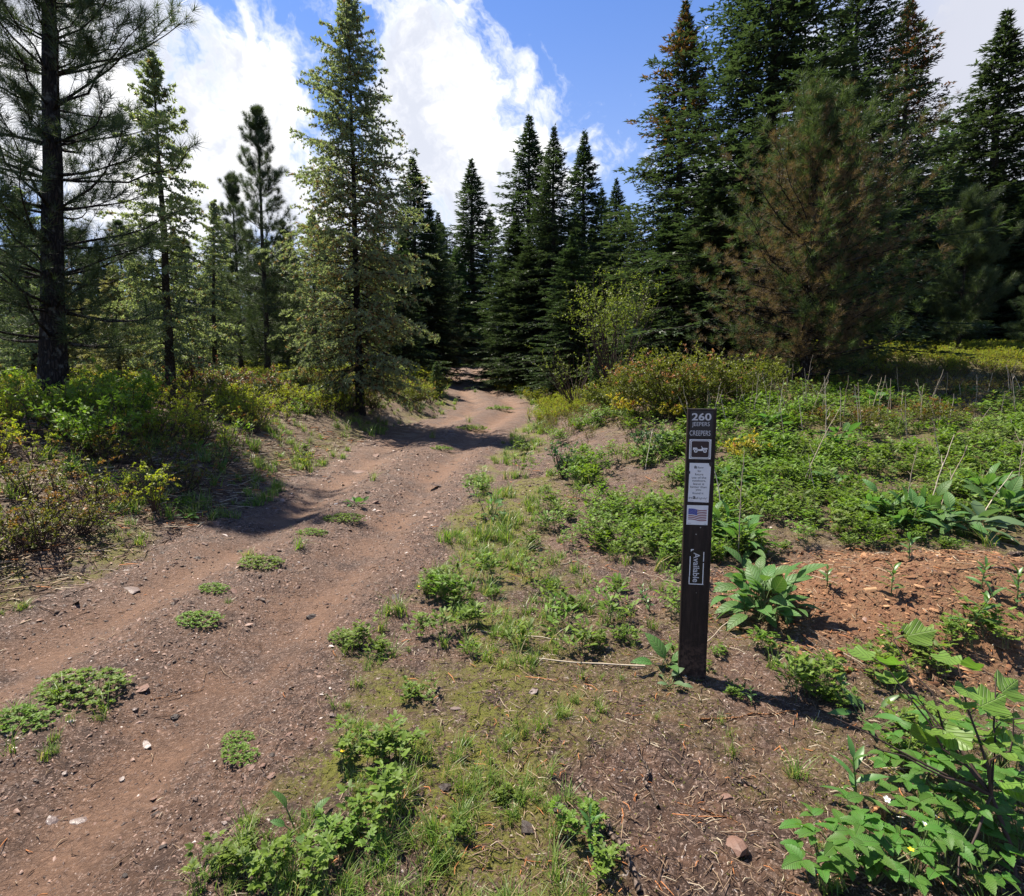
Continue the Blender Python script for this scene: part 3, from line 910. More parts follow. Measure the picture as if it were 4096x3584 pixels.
for k, (px, D) in enumerate([(75, 19), (25, 22), (130, 25), (185, 24), (225, 28), (330, 27), (5, 16), (95, 28), (160, 17), (210, 32), (265, 26), (365, 26), (300, 31)]):
    T(['pineA', 'spruceA', 'larchB'][k % 3], ['pine_tree', 'spruce_tree', 'larch_tree'][k % 3], px, 232 + (k * 37) % 50, D,
      ['mid-distance pine among the trunks of the left woods', 'mid-distance dark fir among the trunks of the left woods', 'mid-distance pale larch among the trunks of the left woods'][k % 3],
      wide=1.3, rz=k * 1.3, group='mid-distance trees of the left woods')

# the woods go on beyond both sides of the view
for k in range(34):
    sgn = -1 if k % 2 else 1
    D = float(bg_rng.uniform(2, 40))
    xx = sgn * float(D * 1.0 + bg_rng.uniform(9, 22))
    plant_tree(kinds[k % 6], names[kinds[k % 6]], xx, D, float(bg_rng.uniform(8, 13)), 'conifer of the woods going on beyond the ' + ('right' if sgn > 0 else 'left') + ' side of the clearing', 'tree',
               'conifers beyond the sides of the clearing', k * 1.7, 1.1)

# ------------------------------------------------------------------ leaf and plant templates
def leaf_grid(nu=5, width=.4, point=1.3, fold=.18, curl=.35, teeth=0.0, lobes=0, heart=0.0):
    """blade of unit length along +Y, two quads wide; returns verts, quads"""
    v, f = [], []
    for i in range(nu + 1):
        s = i / nu
        wd = width * .5 * (math.sin(math.pi * min(1, s ** (1 / point) * .98 + .02)) ** .8 if 0 < i < nu else (.06 if i == 0 else .01))
        if teeth and 0 < i < nu:
            wd *= 1 + teeth * (1 if i % 2 else -1)
        zc = -curl * s * s * .6 + .12 * s
        for sx in (-1, 0, 1):
            v.append((sx * wd, s + (-(heart) * abs(sx) * (1 - s)), zc + (fold * wd if sx else 0)))
    for i in range(nu):
        for j in range(2):
            a = i * 3 + j
            f.append((a, a + 1, a + 4, a + 3))
    return np.array(v), np.array(f)


def leaf_lobed(n=18, lobes=5, depth=.18, cup=.12):
    """roundish lobed blade as a fan about its stalk end, unit diameter along +Y"""
    v = [(0, .12, 0)]
    for k in range(n + 1):
        a = -math.pi * .93 + 2 * math.pi * .93 * k / n
        r = .5 * (1 - depth + depth * abs(math.cos(lobes * a / 2)) * 2) * (.94 + .06 * (k % 2))
        v.append((r * math.sin(a), .48 + r * math.cos(a), cup * (r * 2) ** 2 * (.6 + .4 * math.cos(lobes * a))))
    f = [(0, k + 1, k + 2) for k in range(n)]
    return np.array(v), np.array(f)


LEAF2 = (np.array([[0, 0, 0], [.24, .5, .07], [0, 1, -.06], [-.24, .5, .07], [0, .5, 0]]), np.array([[0, 1, 2, 4], [0, 4, 2, 3]]))
LEAFR = (np.array([[0, 0, 0], [.30, .35, .05], [.24, .80, .03], [0, 1, -.05], [-.24, .80, .03], [-.30, .35, .05]]),
         np.array([[0, 1, 2, 3], [0, 3, 4, 5]]))


def tmesh(a, mats):
    me = a.mesh('plant', None)
    for m_ in mats:
        me.materials.append(m_)
    return me


def two(name, wood, fol, mw, mf):
    """one template mesh with stems (material 0) and leaves (material 1)"""
    a = Acc()
    nw = 0
    for f in wood.f:
        nw += len(f)
    for s in (wood, fol):
        off = a.nv
        a.v += s.v
        a.t += s.t
        a.f += [f + off for f in s.f]
        a.nv += s.nv
    me = a.mesh(name, None)
    me.materials.append(M[mw])
    me.materials.append(M[mf])
    mi = np.ones(len(me.polygons), np.int32)
    mi[:nw] = 0
    me.polygons.foreach_set('material_index', mi)
    return me


def shrub_parts(seed, hgt=.45, rad=.28, stems=9, leaves=520, lsize=.022, shape=LEAF2, accent=.08, dome=False, base=.10):
    g = np.random.default_rng(seed)
    wd, fl = Acc(), Acc()
    K = 5
    s = np.linspace(0, 1, K)
    az = g.uniform(0, 2 * np.pi, stems)
    rr = rad * np.sqrt(g.uniform(.05, 1, stems))
    hh = hgt * g.uniform(.65, 1.05, stems) * (np.sqrt(np.clip(1 - (rr / rad) ** 2 * .75, .05, 1)) if dome else 1)
    P = np.zeros((stems, K, 3))
    P[..., 0] = (np.cos(az) * rr)[:, None] * s ** .8
    P[..., 1] = (np.sin(az) * rr)[:, None] * s ** .8
    P[..., 2] = hh[:, None] * s
    P += g.normal(0, .03 * hgt, P.shape) * s[None, :, None]
    wd.tubes(P, np.outer(np.full(stems, .0035 + .004 * hgt), 1 - .7 * s), 4)
    nt = max(6, leaves // 16)
    bi = g.integers(0, stems, nt)
    sp = base + (1 - base) * g.random(nt) ** .6
    idx = sp * (K - 1)
    i0 = np.clip(idx.astype(int), 0, K - 2)
    fr = (idx - i0)[:, None]
    Q = P[bi, i0] * (1 - fr) + P[bi, i0 + 1] * fr
    D = unit(np.column_stack([g.normal(0, 1, (nt, 2)), g.uniform(.1, 1.3, nt)]))
    L = g.uniform(.10, .30, nt) * hgt
    T3 = Q[:, None] + D[:, None] * (L[:, None] * np.array([0, .5, 1.]))[..., None]
    wd.tubes(T3, np.outer(np.full(nt, .0016), [1, .8, .4]), 3)
    ii = np.repeat(np.arange(nt), 16)
    f_ = g.random(len(ii)) ** .7
    LP = Q[ii] + D[ii] * (L[ii] * f_)[:, None]
    LD = unit(g.normal(0, 1, LP.shape) + D[ii] * .6 + [0, 0, .25])
    X, Y, Z = frames(LD, g, roll=.5)
    sz = lsize * g.uniform(.6, 1.3, len(ii))
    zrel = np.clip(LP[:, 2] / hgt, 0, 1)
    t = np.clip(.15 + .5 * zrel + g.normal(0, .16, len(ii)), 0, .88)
    ac = (g.random(nt) < accent)[ii] & (zrel > .45)
    t = np.where(ac, .97, t)
    fl.stamp(*shape, LP, X * sz[:, None], Y * sz[:, None], Z * sz[:, None], t)
    return wd, fl


def grass_parts(seed, n=34, hgt=.16, spread=.07, wdt=.0035, dry=.12):
    g = np.random.default_rng(seed)
    fl = Acc()
    K = 4
    s = np.linspace(0, 1, K)
    az = g.uniform(0, 2 * np.pi, n)
    L = hgt * g.uniform(.45, 1.15, n)
    out = g.uniform(.15, 1.0, n)
    b = g.normal(0, spread * .35, (n, 2))
    hx = np.cos(az)[:, None] * (out * L)[:, None] * s ** 1.8
    hy = np.sin(az)[:, None] * (out * L)[:, None] * s ** 1.8
    hz = L[:, None] * (s - .35 * out[:, None] * s ** 2.2)
    C = np.stack([b[:, :1] + hx, b[:, 1:] + hy, hz], -1)
    sdv = np.stack([-np.sin(az), np.cos(az), np.zeros(n)], -1)[:, None] * (wdt * (1 - s ** 1.5) + .0003)[None, :, None]
    V = np.stack([C - sdv, C + sdv], 2).reshape(n, K * 2, 3)
    q = np.array([(2 * i, 2 * i + 1, 2 * i + 3, 2 * i + 2) for i in range(K - 1)])
    t = np.where(g.random(n) < dry, .97, g.uniform(0, .88, n))
    fl.add(V.reshape(-1, 3), (q[None] + (np.arange(n) * K * 2)[:, None, None]).reshape(-1, 4), np.repeat(t, K * 2))
    return fl


def herb_parts(seed, stems=6, hgt=.14, nleaf=5, lsize=.038, palm=5, width=.42, spread=.09, teeth=.16):
    """erect herb with palmate or whorled leaves"""
    g = np.random.default_rng(seed)
    wd, fl = Acc(), Acc()
    lv, lf = leaf_grid(4, width, 1.1, .2, .35, teeth)
    K = 4
    s = np.linspace(0, 1, K)
    for k in range(stems):
        a = g.uniform(0, 6.283)
        d = np.array([math.cos(a), math.sin(a), 0]) * g.uniform(.1, .7)
        hh = hgt * g.uniform(.55, 1.1)
        b = np.array([*g.normal(0, spread * .4, 2), 0])
        P = b + np.outer(s, [0, 0, hh]) + np.outer(s ** 1.6, d * hh)
        wd.tubes(P[None], (.0016 * (1 - .5 * s))[None], 4)
        for j in range(nleaf):
            u = .3 + .7 * (j + 1) / nleaf
            pos = np.array([np.interp(u, s, P[:, c]) for c in range(3)])
            ax = g.uniform(0, 6.283)
            st = lsize * g.uniform(.3, 1.2) * (1.3 - u * .6)
            od = np.array([math.cos(ax), math.sin(ax), g.uniform(.1, .8)])
            tip = pos + od * st
            wd.tubes(np.array([[pos, (pos + tip) / 2 + [0, 0, .002], tip]]), np.array([[.0008] * 3]), 3)
            n_ = palm
            ang = np.linspace(-1.35, 1.35, n_) if n_ > 1 else np.array([0.])
            base = unit(od[None])[0]
            latv = unit(np.cross(base, [0, 0, 1.])[None])[0]
            D = np.cos(ang)[:, None] * base + np.sin(ang)[:, None] * latv + [0, 0, .1]
            X, Y, Z = frames(D, g, roll=.25)
            sz = lsize * (1 - .35 * np.abs(ang) / 1.4) * g.uniform(.8, 1.15)
            fl.stamp(lv, lf, np.repeat(tip[None], n_, 0), X * sz[:, None], Y * sz[:, None], Z * sz[:, None],
                     np.clip(g.uniform(.1, .8) + .0 * ang, 0, .88))
    return wd, fl


def mat_parts(seed, rad=.17, n=170, lsize=.017):
    """low spreading mat of leaflets (clover, vetch)"""
    g = np.random.default_rng(seed)
    wd, fl = Acc(), Acc()
    r = rad * np.sqrt(g.random(n))
    a = g.uniform(0, 6.283, n)
    hz = .045 * (1 - (r / rad) ** 2 * .8) * g.uniform(.3, 1.2, n) + .006
    P = np.column_stack([r * np.cos(a) * 1.25, r * np.sin(a) * .8, hz])
    b = P * [.8, .8, 0]
    wd.tubes(np.stack([b, (b + P) / 2, P], 1), np.full((n, 3), .0007), 3)
    for j in range(5):
        ang = a + j * 1.2566 + g.normal(0, .2, n)
        D = np.column_stack([np.cos(ang), np.sin(ang), g.uniform(0, .7, n)])
        X, Y, Z = frames(D, g, roll=.3)
        sz = lsize * g.uniform(.7, 1.2, n)
        fl.stamp(*LEAFR, P, X * sz[:, None], Y * sz[:, None], Z * sz[:, None], g.uniform(0, .88, n))
    return wd, fl


def gn_scatter(name, templates, P, scl, idx, rz, tilt, kind='stuff', label=None):
    """points carrying instances; one object of stuff"""
    me = bpy.data.meshes.new(name)
    me.vertices.add(len(P))
    me.vertices.foreach_set('co', np.asarray(P, np.float32).ravel())
    me.attributes.new('scl', 'FLOAT', 'POINT').data.foreach_set('value', np.asarray(scl, np.float32))
    me.attributes.new('idx', 'INT', 'POINT').data.foreach_set('value', np.asarray(idx, np.int32))
    rot = np.column_stack([tilt, rz]).astype(np.float32)
    me.attributes.new('rot', 'FLOAT_VECTOR', 'POINT').data.foreach_set('vector', rot.ravel())
    o = link(name, me)
    tag(o, label, None, None, kind)
    ng = bpy.data.node_groups.new(name, 'GeometryNodeTree')
    ng.interface.new_socket('Geometry', in_out='INPUT', socket_type='NodeSocketGeometry')
    ng.interface.new_socket('Geometry', in_out='OUTPUT', socket_type='NodeSocketGeometry')
    gi, go = ng.nodes.new('NodeGroupInput'), ng.nodes.new('NodeGroupOutput')
    jn = ng.nodes.new('GeometryNodeJoinGeometry')

    def attr(nm, typ):
        a = ng.nodes.new('GeometryNodeInputNamedAttribute')
        a.data_type = typ
        a.inputs['Name'].default_value = nm
        return a.outputs[0]
    for k, tm in enumerate(templates):
        src = bpy.data.objects.new(name + '_piece', tm)
        oi = ng.nodes.new('GeometryNodeObjectInfo')
        oi.inputs['Object'].default_value = src
        ip = ng.nodes.new('GeometryNodeInstanceOnPoints')
        cmp_ = ng.nodes.new('FunctionNodeCompare')
        cmp_.data_type = 'INT'
        cmp_.operation = 'EQUAL'
        ng.links.new(attr('idx', 'INT'), cmp_.inputs[2])
        cmp_.inputs[3].default_value = k
        ng.links.new(gi.outputs[0], ip.inputs['Points'])
        ng.links.new(cmp_.outputs[0], ip.inputs['Selection'])
        ng.links.new(oi.outputs['Geometry'], ip.inputs['Instance'])
        ng.links.new(attr('rot', 'FLOAT_VECTOR'), ip.inputs['Rotation'])
        ng.links.new(attr('scl', 'FLOAT'), ip.inputs['Scale'])
        ng.links.new(ip.outputs[0], jn.inputs[0])
    ng.links.new(jn.outputs[0], go.inputs[0])
    md = o.modifiers.new('scatter', 'NODES')
    md.node_group = ng
    return o


def on_ground(x, y, sink=0.0):
    return np.column_stack([x, y, H(x, y) - sink])


def scatter_polar(g, n, r0, r1, th=46, power=1.0):
    """points with density falling with distance from the viewer's stance, as an even picture density asks"""
    r = np.exp(g.uniform(math.log(r0), math.log(r1), n)) if power == 1 else (r0 + (r1 - r0) * g.random(n) ** power)
    t = np.deg2rad(g.uniform(-th, th, n))
    return r * np.sin(t), r * np.cos(t)


g = np.random.default_rng(100)

# ---- huckleberry undergrowth: left bank and right meadow
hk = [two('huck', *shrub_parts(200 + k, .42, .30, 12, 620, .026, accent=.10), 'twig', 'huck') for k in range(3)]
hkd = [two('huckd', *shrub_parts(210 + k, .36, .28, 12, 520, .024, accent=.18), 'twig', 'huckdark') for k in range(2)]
xs = g.uniform(-24, -2.5, 9000)
ys = g.uniform(1.2, 34, 9000)
u, v, q = masks(xs, ys)
nz = fbm(xs, ys, .55, 3, 300)
edge = np.interp(ys, [1, 4, 4.7, 6, 8, 10, 13, 20], [.3, .3, .45, .8, 1.2, 1.25, 1.1, .7]) + (nz - .5) * .9
k = (u > edge) & (g.random(9000) < np.interp(ys, [2, 6, 12, 34], [.95, .75, .55, .45]))
xs, ys, nz2 = xs[k], ys[k], fbm(xs[k], ys[k], .8, 3, 310)
near_pine = np.hypot(xs + 5.6, ys - 6.6) < .5
idx = np.where(ys + 1.5 * (nz2 - .5) < 4.6, g.integers(2, 5, len(xs)), g.integers(0, 3, len(xs)))
idx = np.where((nz2 > .56), 3 + (idx % 2), idx)
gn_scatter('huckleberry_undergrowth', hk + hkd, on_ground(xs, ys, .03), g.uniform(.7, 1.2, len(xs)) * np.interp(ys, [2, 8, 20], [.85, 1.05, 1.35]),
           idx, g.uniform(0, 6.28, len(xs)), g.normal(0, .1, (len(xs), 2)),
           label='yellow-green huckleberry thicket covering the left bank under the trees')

xs = g.uniform(-1.5, 26, 9000)
ys = g.uniform(7.5, 34, 9000)
u, v, q = masks(xs, ys)
nz = fbm(xs, ys, .6, 3, 320)
k = (v > np.interp(ys, [8, 12, 16, 30], [1.4, 1.0, .35, .2]) + (nz - .5) * 1.0) & (g.random(9000) < np.interp(ys, [7.5, 9.5, 11, 34], [.35, .7, .85, .6]))
xs, ys = xs[k], ys[k]
nz2 = fbm(xs, ys, .5, 3, 330)
idx = np.where((ys + xs * .1) < 14.5 + 2 * (nz2 - .5), g.integers(3, 5, len(xs)), g.integers(0, 3, len(xs)))
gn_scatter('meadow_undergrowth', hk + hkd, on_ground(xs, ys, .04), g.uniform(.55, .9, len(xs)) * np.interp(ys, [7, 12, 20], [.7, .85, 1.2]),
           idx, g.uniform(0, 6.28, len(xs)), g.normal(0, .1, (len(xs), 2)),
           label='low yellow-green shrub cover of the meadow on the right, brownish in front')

# ---- low herbs on the right flat
hb = [two('herb', *herb_parts(400, 9, .13, 6, .031), 'stem', 'herb'), two('herb', *herb_parts(401, 8, .16, 7, .028, 3, .5), 'stem', 'herb'),
      two('herb', *herb_parts(402, 9, .10, 6, .030, 5, .36), 'stem', 'herb'), two('herb', *herb_parts(403, 7, .12, 8, .042, 1, .36, teeth=.05), 'stem', 'herb')]
n_ = 12000
xs, ys = scatter_polar(g, n_, 2.4, 13, 46)
u, v, q = masks(xs, ys)
nz = fbm(xs, ys, 1.4, 3, 340)
dm = np.sqrt(((xs - MOUND[0]) / 1.35) ** 2 + ((ys - MOUND[1]) / .95) ** 2)
p = sstep(v, .8, 2.2) * sstep(ys, 3.3, 4.6) * (1 - sstep(ys, 8.5, 12) * .85) * sstep(nz, .36, .56) * .8 + .035 * (v > .1) + .04 * (u > .3) * (u < 2)
p *= (dm > 1.05)
k = g.random(n_) < p * .62
xs, ys = xs[k], ys[k]
gn_scatter('herb_cover', hb, on_ground(xs, ys, .005), g.uniform(.7, 1.35, len(xs)) * np.interp(ys, [2, 6, 12], [.8, 1.2, 1.7]),
           g.integers(0, 4, len(xs)), g.uniform(0, 6.28, len(xs)), g.normal(0, .12, (len(xs), 2)),
           label='fresh green low herbs spread over the flat behind the marker post')

# ---- grass
gr = []
for k in range(4):
    fa = grass_parts(500 + k, [34, 26, 44, 22][k], [.15, .20, .11, .24][k], [.07, .06, .09, .05][k], dry=[.10, .2, .08, .25][k])
    gr.append(fa.mesh('grass', M['grass']))
n_ = 22000
xs, ys = scatter_polar(g, n_, .9, 34, 47)
u, v, q = masks(xs, ys)
nz = fbm(xs, ys, 2.2, 3, 350)
dm = np.sqrt(((xs - MOUND[0]) / 1.35) ** 2 + ((ys - MOUND[1]) / .95) ** 2)
p = sstep(v, -.02, .18) * (1 - sstep(v, .7, 1.2) * .85) * sstep(nz, .36, .58) * .9
p += sstep(u, -.15, .08) * (1 - sstep(u, 1.2, 2.4)) * sstep(nz, .36, .54) * 1.1
p += ((u < 0) & (v < 0)) * np.exp(-((q - .5) / .10) ** 2) * sstep(nz, .58, .68) * .25
p *= (dm > 1.1)
k = g.random(n_) < p * .42
xs, ys = xs[k], ys[k]
vv = v[k]
gn_scatter('grass', gr, on_ground(xs, ys, .004), g.uniform(.35, 1.0, len(xs)) * np.interp(ys, [1, 2.2, 3.2, 5, 12, 30], [.42, .50, .85, 1.1, 1.6, 2.6]),
           g.integers(0, 4, len(xs)), g.uniform(0, 6.28, len(xs)), g.normal(0, .12, (len(xs), 2)),
           label='short bright grass along both verges of the trail')

# ---- moss and seedlings, one mesh
a = Acc()
n_ = 32000
xs, ys = scatter_polar(g, n_, .85, 7, 47)
u, v, q = masks(xs, ys)
nz = fbm(xs, ys, 1.8, 4, 66)
dm = np.sqrt(((xs - MOUND[0]) / 1.30) ** 2 + ((ys - MOUND[1]) / 0.86) ** 2)
p = sstep(v, 0, .25) * (1 - sstep(v, 1.6, 3.2) * .5) * (.12 + sstep(nz, .44, .60)) * (dm > 1.0) + sstep(u, 0, .2) * (1 - sstep(u, .5, 1.2)) * sstep(nz, .46, .6) * .6
k = g.random(n_) < p * .8
P = on_ground(xs[k], ys[k])
n_ = len(P)
r_ = np.hypot(P[:, 0], P[:, 1])
for j in range(4):
    ang = g.uniform(0, 6.283, n_)
    X, Y, Z = frames(np.column_stack([np.cos(ang), np.sin(ang), g.uniform(.15, 1.2, n_)]), g, roll=.4)
    sz = g.uniform(.004, .010, n_) * np.clip(r_ / 2.2, .8, 2.2)
    a.stamp(LEAF2[0], LEAF2[1], P, X * sz[:, None] * 1.2, Y * sz[:, None], Z * sz[:, None], g.uniform(0, .88, n_))
tag(link('moss_cover', a.mesh('moss_cover', M['moss'])), 'patchy olive-green moss and seedlings on the soil right of the trail', kind='stuff')

# ---- gravel and clods
def pebble(seed):
    gg = np.random.default_rng(seed)
    th = np.linspace(0, 2 * np.pi, 5)[:-1] + gg.normal(0, .25, 4)
    r1 = gg.uniform(.7, 1.1, 4)
    v = [(math.cos(t_) * r_, math.sin(t_) * r_ * .75, 0) for t_, r_ in zip(th, r1)]
    v += [(gg.normal(0, .2), -.3, .5), (gg.normal(0, .2), .3, .42)]
    f = [(0, 1, 5), (1, 2, 5), (2, 4, 5), (2, 3, 4), (3, 0, 4), (0, 5, 4)]
    return np.array(v), np.array(f)


a = Acc()
n_ = 105000
xs, ys = scatter_polar(g, n_, .85, 13, 46)
u, v, q = masks(xs, ys)
nz = fbm(xs, ys, 3.0, 3, 360)
on = (u < .1) & (v < .1)
ruts = np.clip(np.exp(-((q - .25) / .10) ** 2) + np.exp(-((q - .77) / .10) ** 2), 0, 1)
p = np.where(on, (.55 + .45 * sstep(nz, .4, .6)) * (1 - .55 * ruts), .16)
k = g.random(n_) < p
P = on_ground(xs[k], ys[k], .001)
n_ = len(P)
r_ = np.hypot(P[:, 0], P[:, 1])
tt = g.random(n_) ** 1.25 * .93
tt = np.where(g.random(n_) < .018, 1.0, tt)
sz = np.exp(g.normal(math.log(.0040), .42, n_)) * np.clip(r_ / 2.2, .75, 3.2)
sz = np.where(tt > .98, sz * .8, sz) * np.where(on[k] & (ruts[k] < .4), 1.2, 1.0)
for j in range(4):
    s_ = np.arange(n_) % 4 == j
    pv, pf = pebble(900 + j)
    ang = g.uniform(0, 6.283, s_.sum())
    Z0 = unit(np.column_stack([g.normal(0, .25, (s_.sum(), 2)), np.ones(s_.sum())]))
    X = unit(np.cross(np.column_stack([np.cos(ang), np.sin(ang), 0 * ang]), Z0))
    Y = np.cross(Z0, X)
    a.stamp(pv, pf, P[s_], X * sz[s_, None] * g.uniform(.9, 1.6, (s_.sum(), 1)), Y * sz[s_, None], Z0 * sz[s_, None], tt[s_])
tag(link('gravel', a.mesh('gravel', M['gravel'])), 'loose brown gravel and clods with pale chips on the dirt trail', kind='stuff')

# ---- litter: dead needles, straws, twigs
a = Acc()
n_ = 80000
xs, ys = scatter_polar(g, n_, .85, 12, 47)
u, v, q = masks(xs, ys)
p = .03 + .30 * sstep(v, .2, .8) + 1.6 * sstep(u, .0, .35) * (1 - .4 * sstep(u, 2, 3))
dm = np.sqrt(((xs - MOUND[0]) / 1.30) ** 2 + ((ys - MOUND[1]) / 0.86) ** 2)
k = g.random(n_) < p * .62
P = on_ground(xs[k], ys[k], -.004)
n_ = len(P)
r_ = np.hypot(P[:, 0], P[:, 1])
ang = g.uniform(0, 6.283, n_)
L = np.exp(g.normal(math.log(.034), .55, n_)) * np.clip(r_ / 2.5, .8, 2.6) * np.where(P[:, 0] < -2.6, 1.5, 1)
D = np.column_stack([np.cos(ang), np.sin(ang), g.normal(0, .10, n_)])
bend = g.normal(0, .12, (n_, 1)) * np.column_stack([-np.sin(ang), np.cos(ang), 0 * ang])
pts = np.stack([P - D * L[:, None] / 2, P + bend * L[:, None] + [0, 0, .003], P + D * L[:, None] / 2], 1)
wr = ((.0010 + .00034 * r_) * np.where(P[:, 0] < -2.6, 1.5, 1))[:, None] * np.array([1, 1, .5])
a.tubes(pts, wr, 3, np.where(g.random(n_) < .07, 1.0, g.random(n_) * .8))
tag(link('plant_litter', a.mesh('plant_litter', M['litter'])), 'dead straws, needles and twig bits strewn over the soil beside the trail', kind='stuff')

# ---- rotten wood chips on the mound
a = Acc()
n_ = 14000
rr = np.sqrt(g.random(n_)) * 1.15
an = g.uniform(0, 6.283, n_)
xs, ys = MOUND[0] + rr * 1.30 * np.cos(an), MOUND[1] + rr * .88 * np.sin(an)
P = on_ground(xs, ys, -.002)
ang = g.uniform(0, 6.283, n_)
Y = np.column_stack([np.cos(ang), np.sin(ang), g.normal(0, .25, n_)])
X, Y, Z = frames(Y, g, roll=.4)
L = np.exp(g.normal(math.log(.0125), .6, n_))
cv = np.array([[-.5, -.5, 0], [.5, -.42, 0], [.42, .5, 0], [-.4, .45, 0], [-.35, -.4, .5], [.4, -.3, .5], [.3, .4, .5], [-.3, .35, .5]])
cf = np.array([[4, 5, 6, 7], [0, 1, 5, 4], [1, 2, 6, 5], [2, 3, 7, 6], [3, 0, 4, 7]])
a.stamp(cv, cf, P, X * L[:, None] * .36, Y * L[:, None], Z * L[:, None] * .16, g.random(n_))
tag(link('rotten_wood_chips', a.mesh('rotten_wood_chips', M['chips'])), 'orange-brown rotten wood chips heaped on the mound at the right', kind='stuff')

# ------------------------------------------------------------------ marker post
def extrude_shape(pts, z0, z1):
    n = len(pts)
    v = [(x, z0, y) for x, y in pts] + [(x, z1, y) for x, y in pts]
    f = [list(range(n)), list(range(2 * n - 1, n - 1, -1))]
    for i in range(n):
        j = (i + 1) % n
        f.append([i, i + n, j + n, j])
    return v, f


def poly_obj(name, parts, mat, parent, bevel=0.0):
    """parts: list of (outline in post x/height, front y, back y)"""
    vs, fs = [], []
    for pts, y0, y1 in parts:
        v, f = extrude_shape(pts, y0, y1)
        k = len(vs)
        vs += v
        fs += [[i + k for i in ff] for ff in f]
    me = bpy.data.meshes.new(name)
    me.from_pydata(vs, [], fs)
    me.materials.append(mat)
    o = link(name, me, parent)
    if bevel:
        b = o.modifiers.new('bevel', 'BEVEL')
        b.width = bevel
        b.segments = 2
        b.limit_method = 'ANGLE'
    return o


def rect(cx, top, wd, ht):
    return [(cx - wd / 2, top - ht), (cx + wd / 2, top - ht), (cx + wd / 2, top), (cx - wd / 2, top)]


def rrect(cx, top, wd, ht, r, n=5):
    p = []
    for qx, qy, a0 in ((cx + wd / 2 - r, top - r, 0), (cx - wd / 2 + r, top - r, 90), (cx - wd / 2 + r, top - ht + r, 180), (cx + wd / 2 - r, top - ht + r, 270)):
        for k_ in range(n + 1):
            a_ = R(a0 + 90 * k_ / n)
            p.append((qx + r * math.cos(a_), qy + r * math.sin(a_)))
    return p[::1]


def text_obj(name, s, cx, cy, wd, ht, mat, parent, y=-.0093, weight=0.0, rot=0):
    c = bpy.data.curves.new(name, 'FONT')
    c.body = s
    c.size = 1
    c.offset = weight
    c.extrude = 0.0
    c.resolution_u = 4
    tmp = bpy.data.objects.new(name, c)
    me = bpy.data.meshes.new_from_object(tmp)
    bpy.data.objects.remove(tmp)
    co = np.zeros(len(me.vertices) * 3)
    me.vertices.foreach_get('co', co)
    co = co.reshape(-1, 3)
    lo, hi = co.min(0), co.max(0)
    p = (co - (lo + hi) / 2) / np.maximum(hi - lo, 1e-6)
    px, pz = p[:, 0] * wd, p[:, 1] * ht
    if rot:
        px, pz = pz * 1.0, -px * 1.0
    out = np.column_stack([cx + px, np.full(len(p), y), cy + pz])
    me.vertices.foreach_set('co', out.astype(np.float32).ravel())
    me.materials.clear()
    me.materials.append(mat)
    me.update()
    return link(name, me, parent)


def postmat():
    m, n = mat_new('brown_fibreglass')
    co = n.n('ShaderNodeTexCoord').outputs['Object']
    mp_ = n.n('ShaderNodeMapping', inp={'Vector': co, 'Scale': (1, 1, .12)}).outputs[0]
    z_ = n.n('ShaderNodeSeparateXYZ', inp={0: co}).outputs[2]
    c = n.mix(n.step(n.noise(mp_, 70, 5, .65), .40, .68), (.014, .0085, .007, 1), (.034, .021, .016, 1))
    c = n.mix(n.math('MULTIPLY', n.step(n.noise(co, 160, 3, .6), .66, .74), .5), c, (.09, .07, .06, 1))
    mud = n.math('MULTIPLY', n.math('SUBTRACT', 1.0, n.step(z_, .02, .24)), n.step(n.noise(co, 45, 5, .7), .44, .60))
    c = n.mix(n.math('MULTIPLY', mud, .8), c, (.11, .065, .045, 1))
    b = n.n('ShaderNodeBump', inp={'Strength': .3, 'Distance': .003, 'Height': n.noise(mp_, 90, 4)})
    p = n.n('ShaderNodeBsdfPrincipled', inp={'Base Color': c, 'Roughness': .6, 'Specular IOR Level': .3, 'Normal': b.outputs[0]})
    n.link(p.outputs[0], n.n('ShaderNodeOutputMaterial').inputs[0])
    return m


M['post'] = postmat()
M['white'] = plain('white_sticker', (.78, .76, .73), .5, .4, .08, 60)
M['silver'] = plain('grey_lettering', (.58, .57, .56), .5, .4, .08, 60)
M['signbrown'] = plain('dark_brown_print', (.026, .010, .011), .45, .5, .1)
M['black'] = plain('black_print', (.014, .012, .012), .45, .5, .1)
M['blackfilm'] = plain('black_film', (.006, .006, .006), .35, .5, .1)
M['red'] = plain('flag_red', (.22, .015, .03), .5, .4, .05)
M['blue'] = plain('flag_blue', (.025, .04, .28), .5, .4, .05)
M['metal'] = plain('screw_metal', (.35, .34, .33), .45, .5, .2, metal=.6)

px0, py0 = spot(691.5, 676)
PH, PW = 1.172, .114
pd = math.hypot(px0, py0)
post = root('trail_marker_post', (px0, py0, h1(px0, py0) - .01), 'dark brown flat trail marker post numbered 260 with stickers, standing beside the trail', 'marker post')
post.rotation_euler = (0, R(.2), -math.atan2(px0, py0) * .35)
body = poly_obj('post', [([(-PW / 2 * 1.0, -.2), (PW / 2 * 1.0, -.2), (PW / 2, PH), (-PW / 2, PH)], -.009, .009)], M['post'], post, .004)
poly_obj('edge_rib', [([(-PW / 2 - .0015, -.2), (-PW / 2 + .006, -.2), (-PW / 2 + .006, PH + .001), (-PW / 2 - .0015, PH + .001)], -.0115, .0115)], M['post'], post, .002)
poly_obj('edge_rib', [([(PW / 2 - .006, -.2), (PW / 2 + .0015, -.2), (PW / 2 + .0015, PH + .001), (PW / 2 - .006, PH + .001)], -.0115, .0115)], M['post'], post, .002)
F0, F1, F2, F3 = -.0098, -.0102, -.0106, -.0110
fb = -.0085
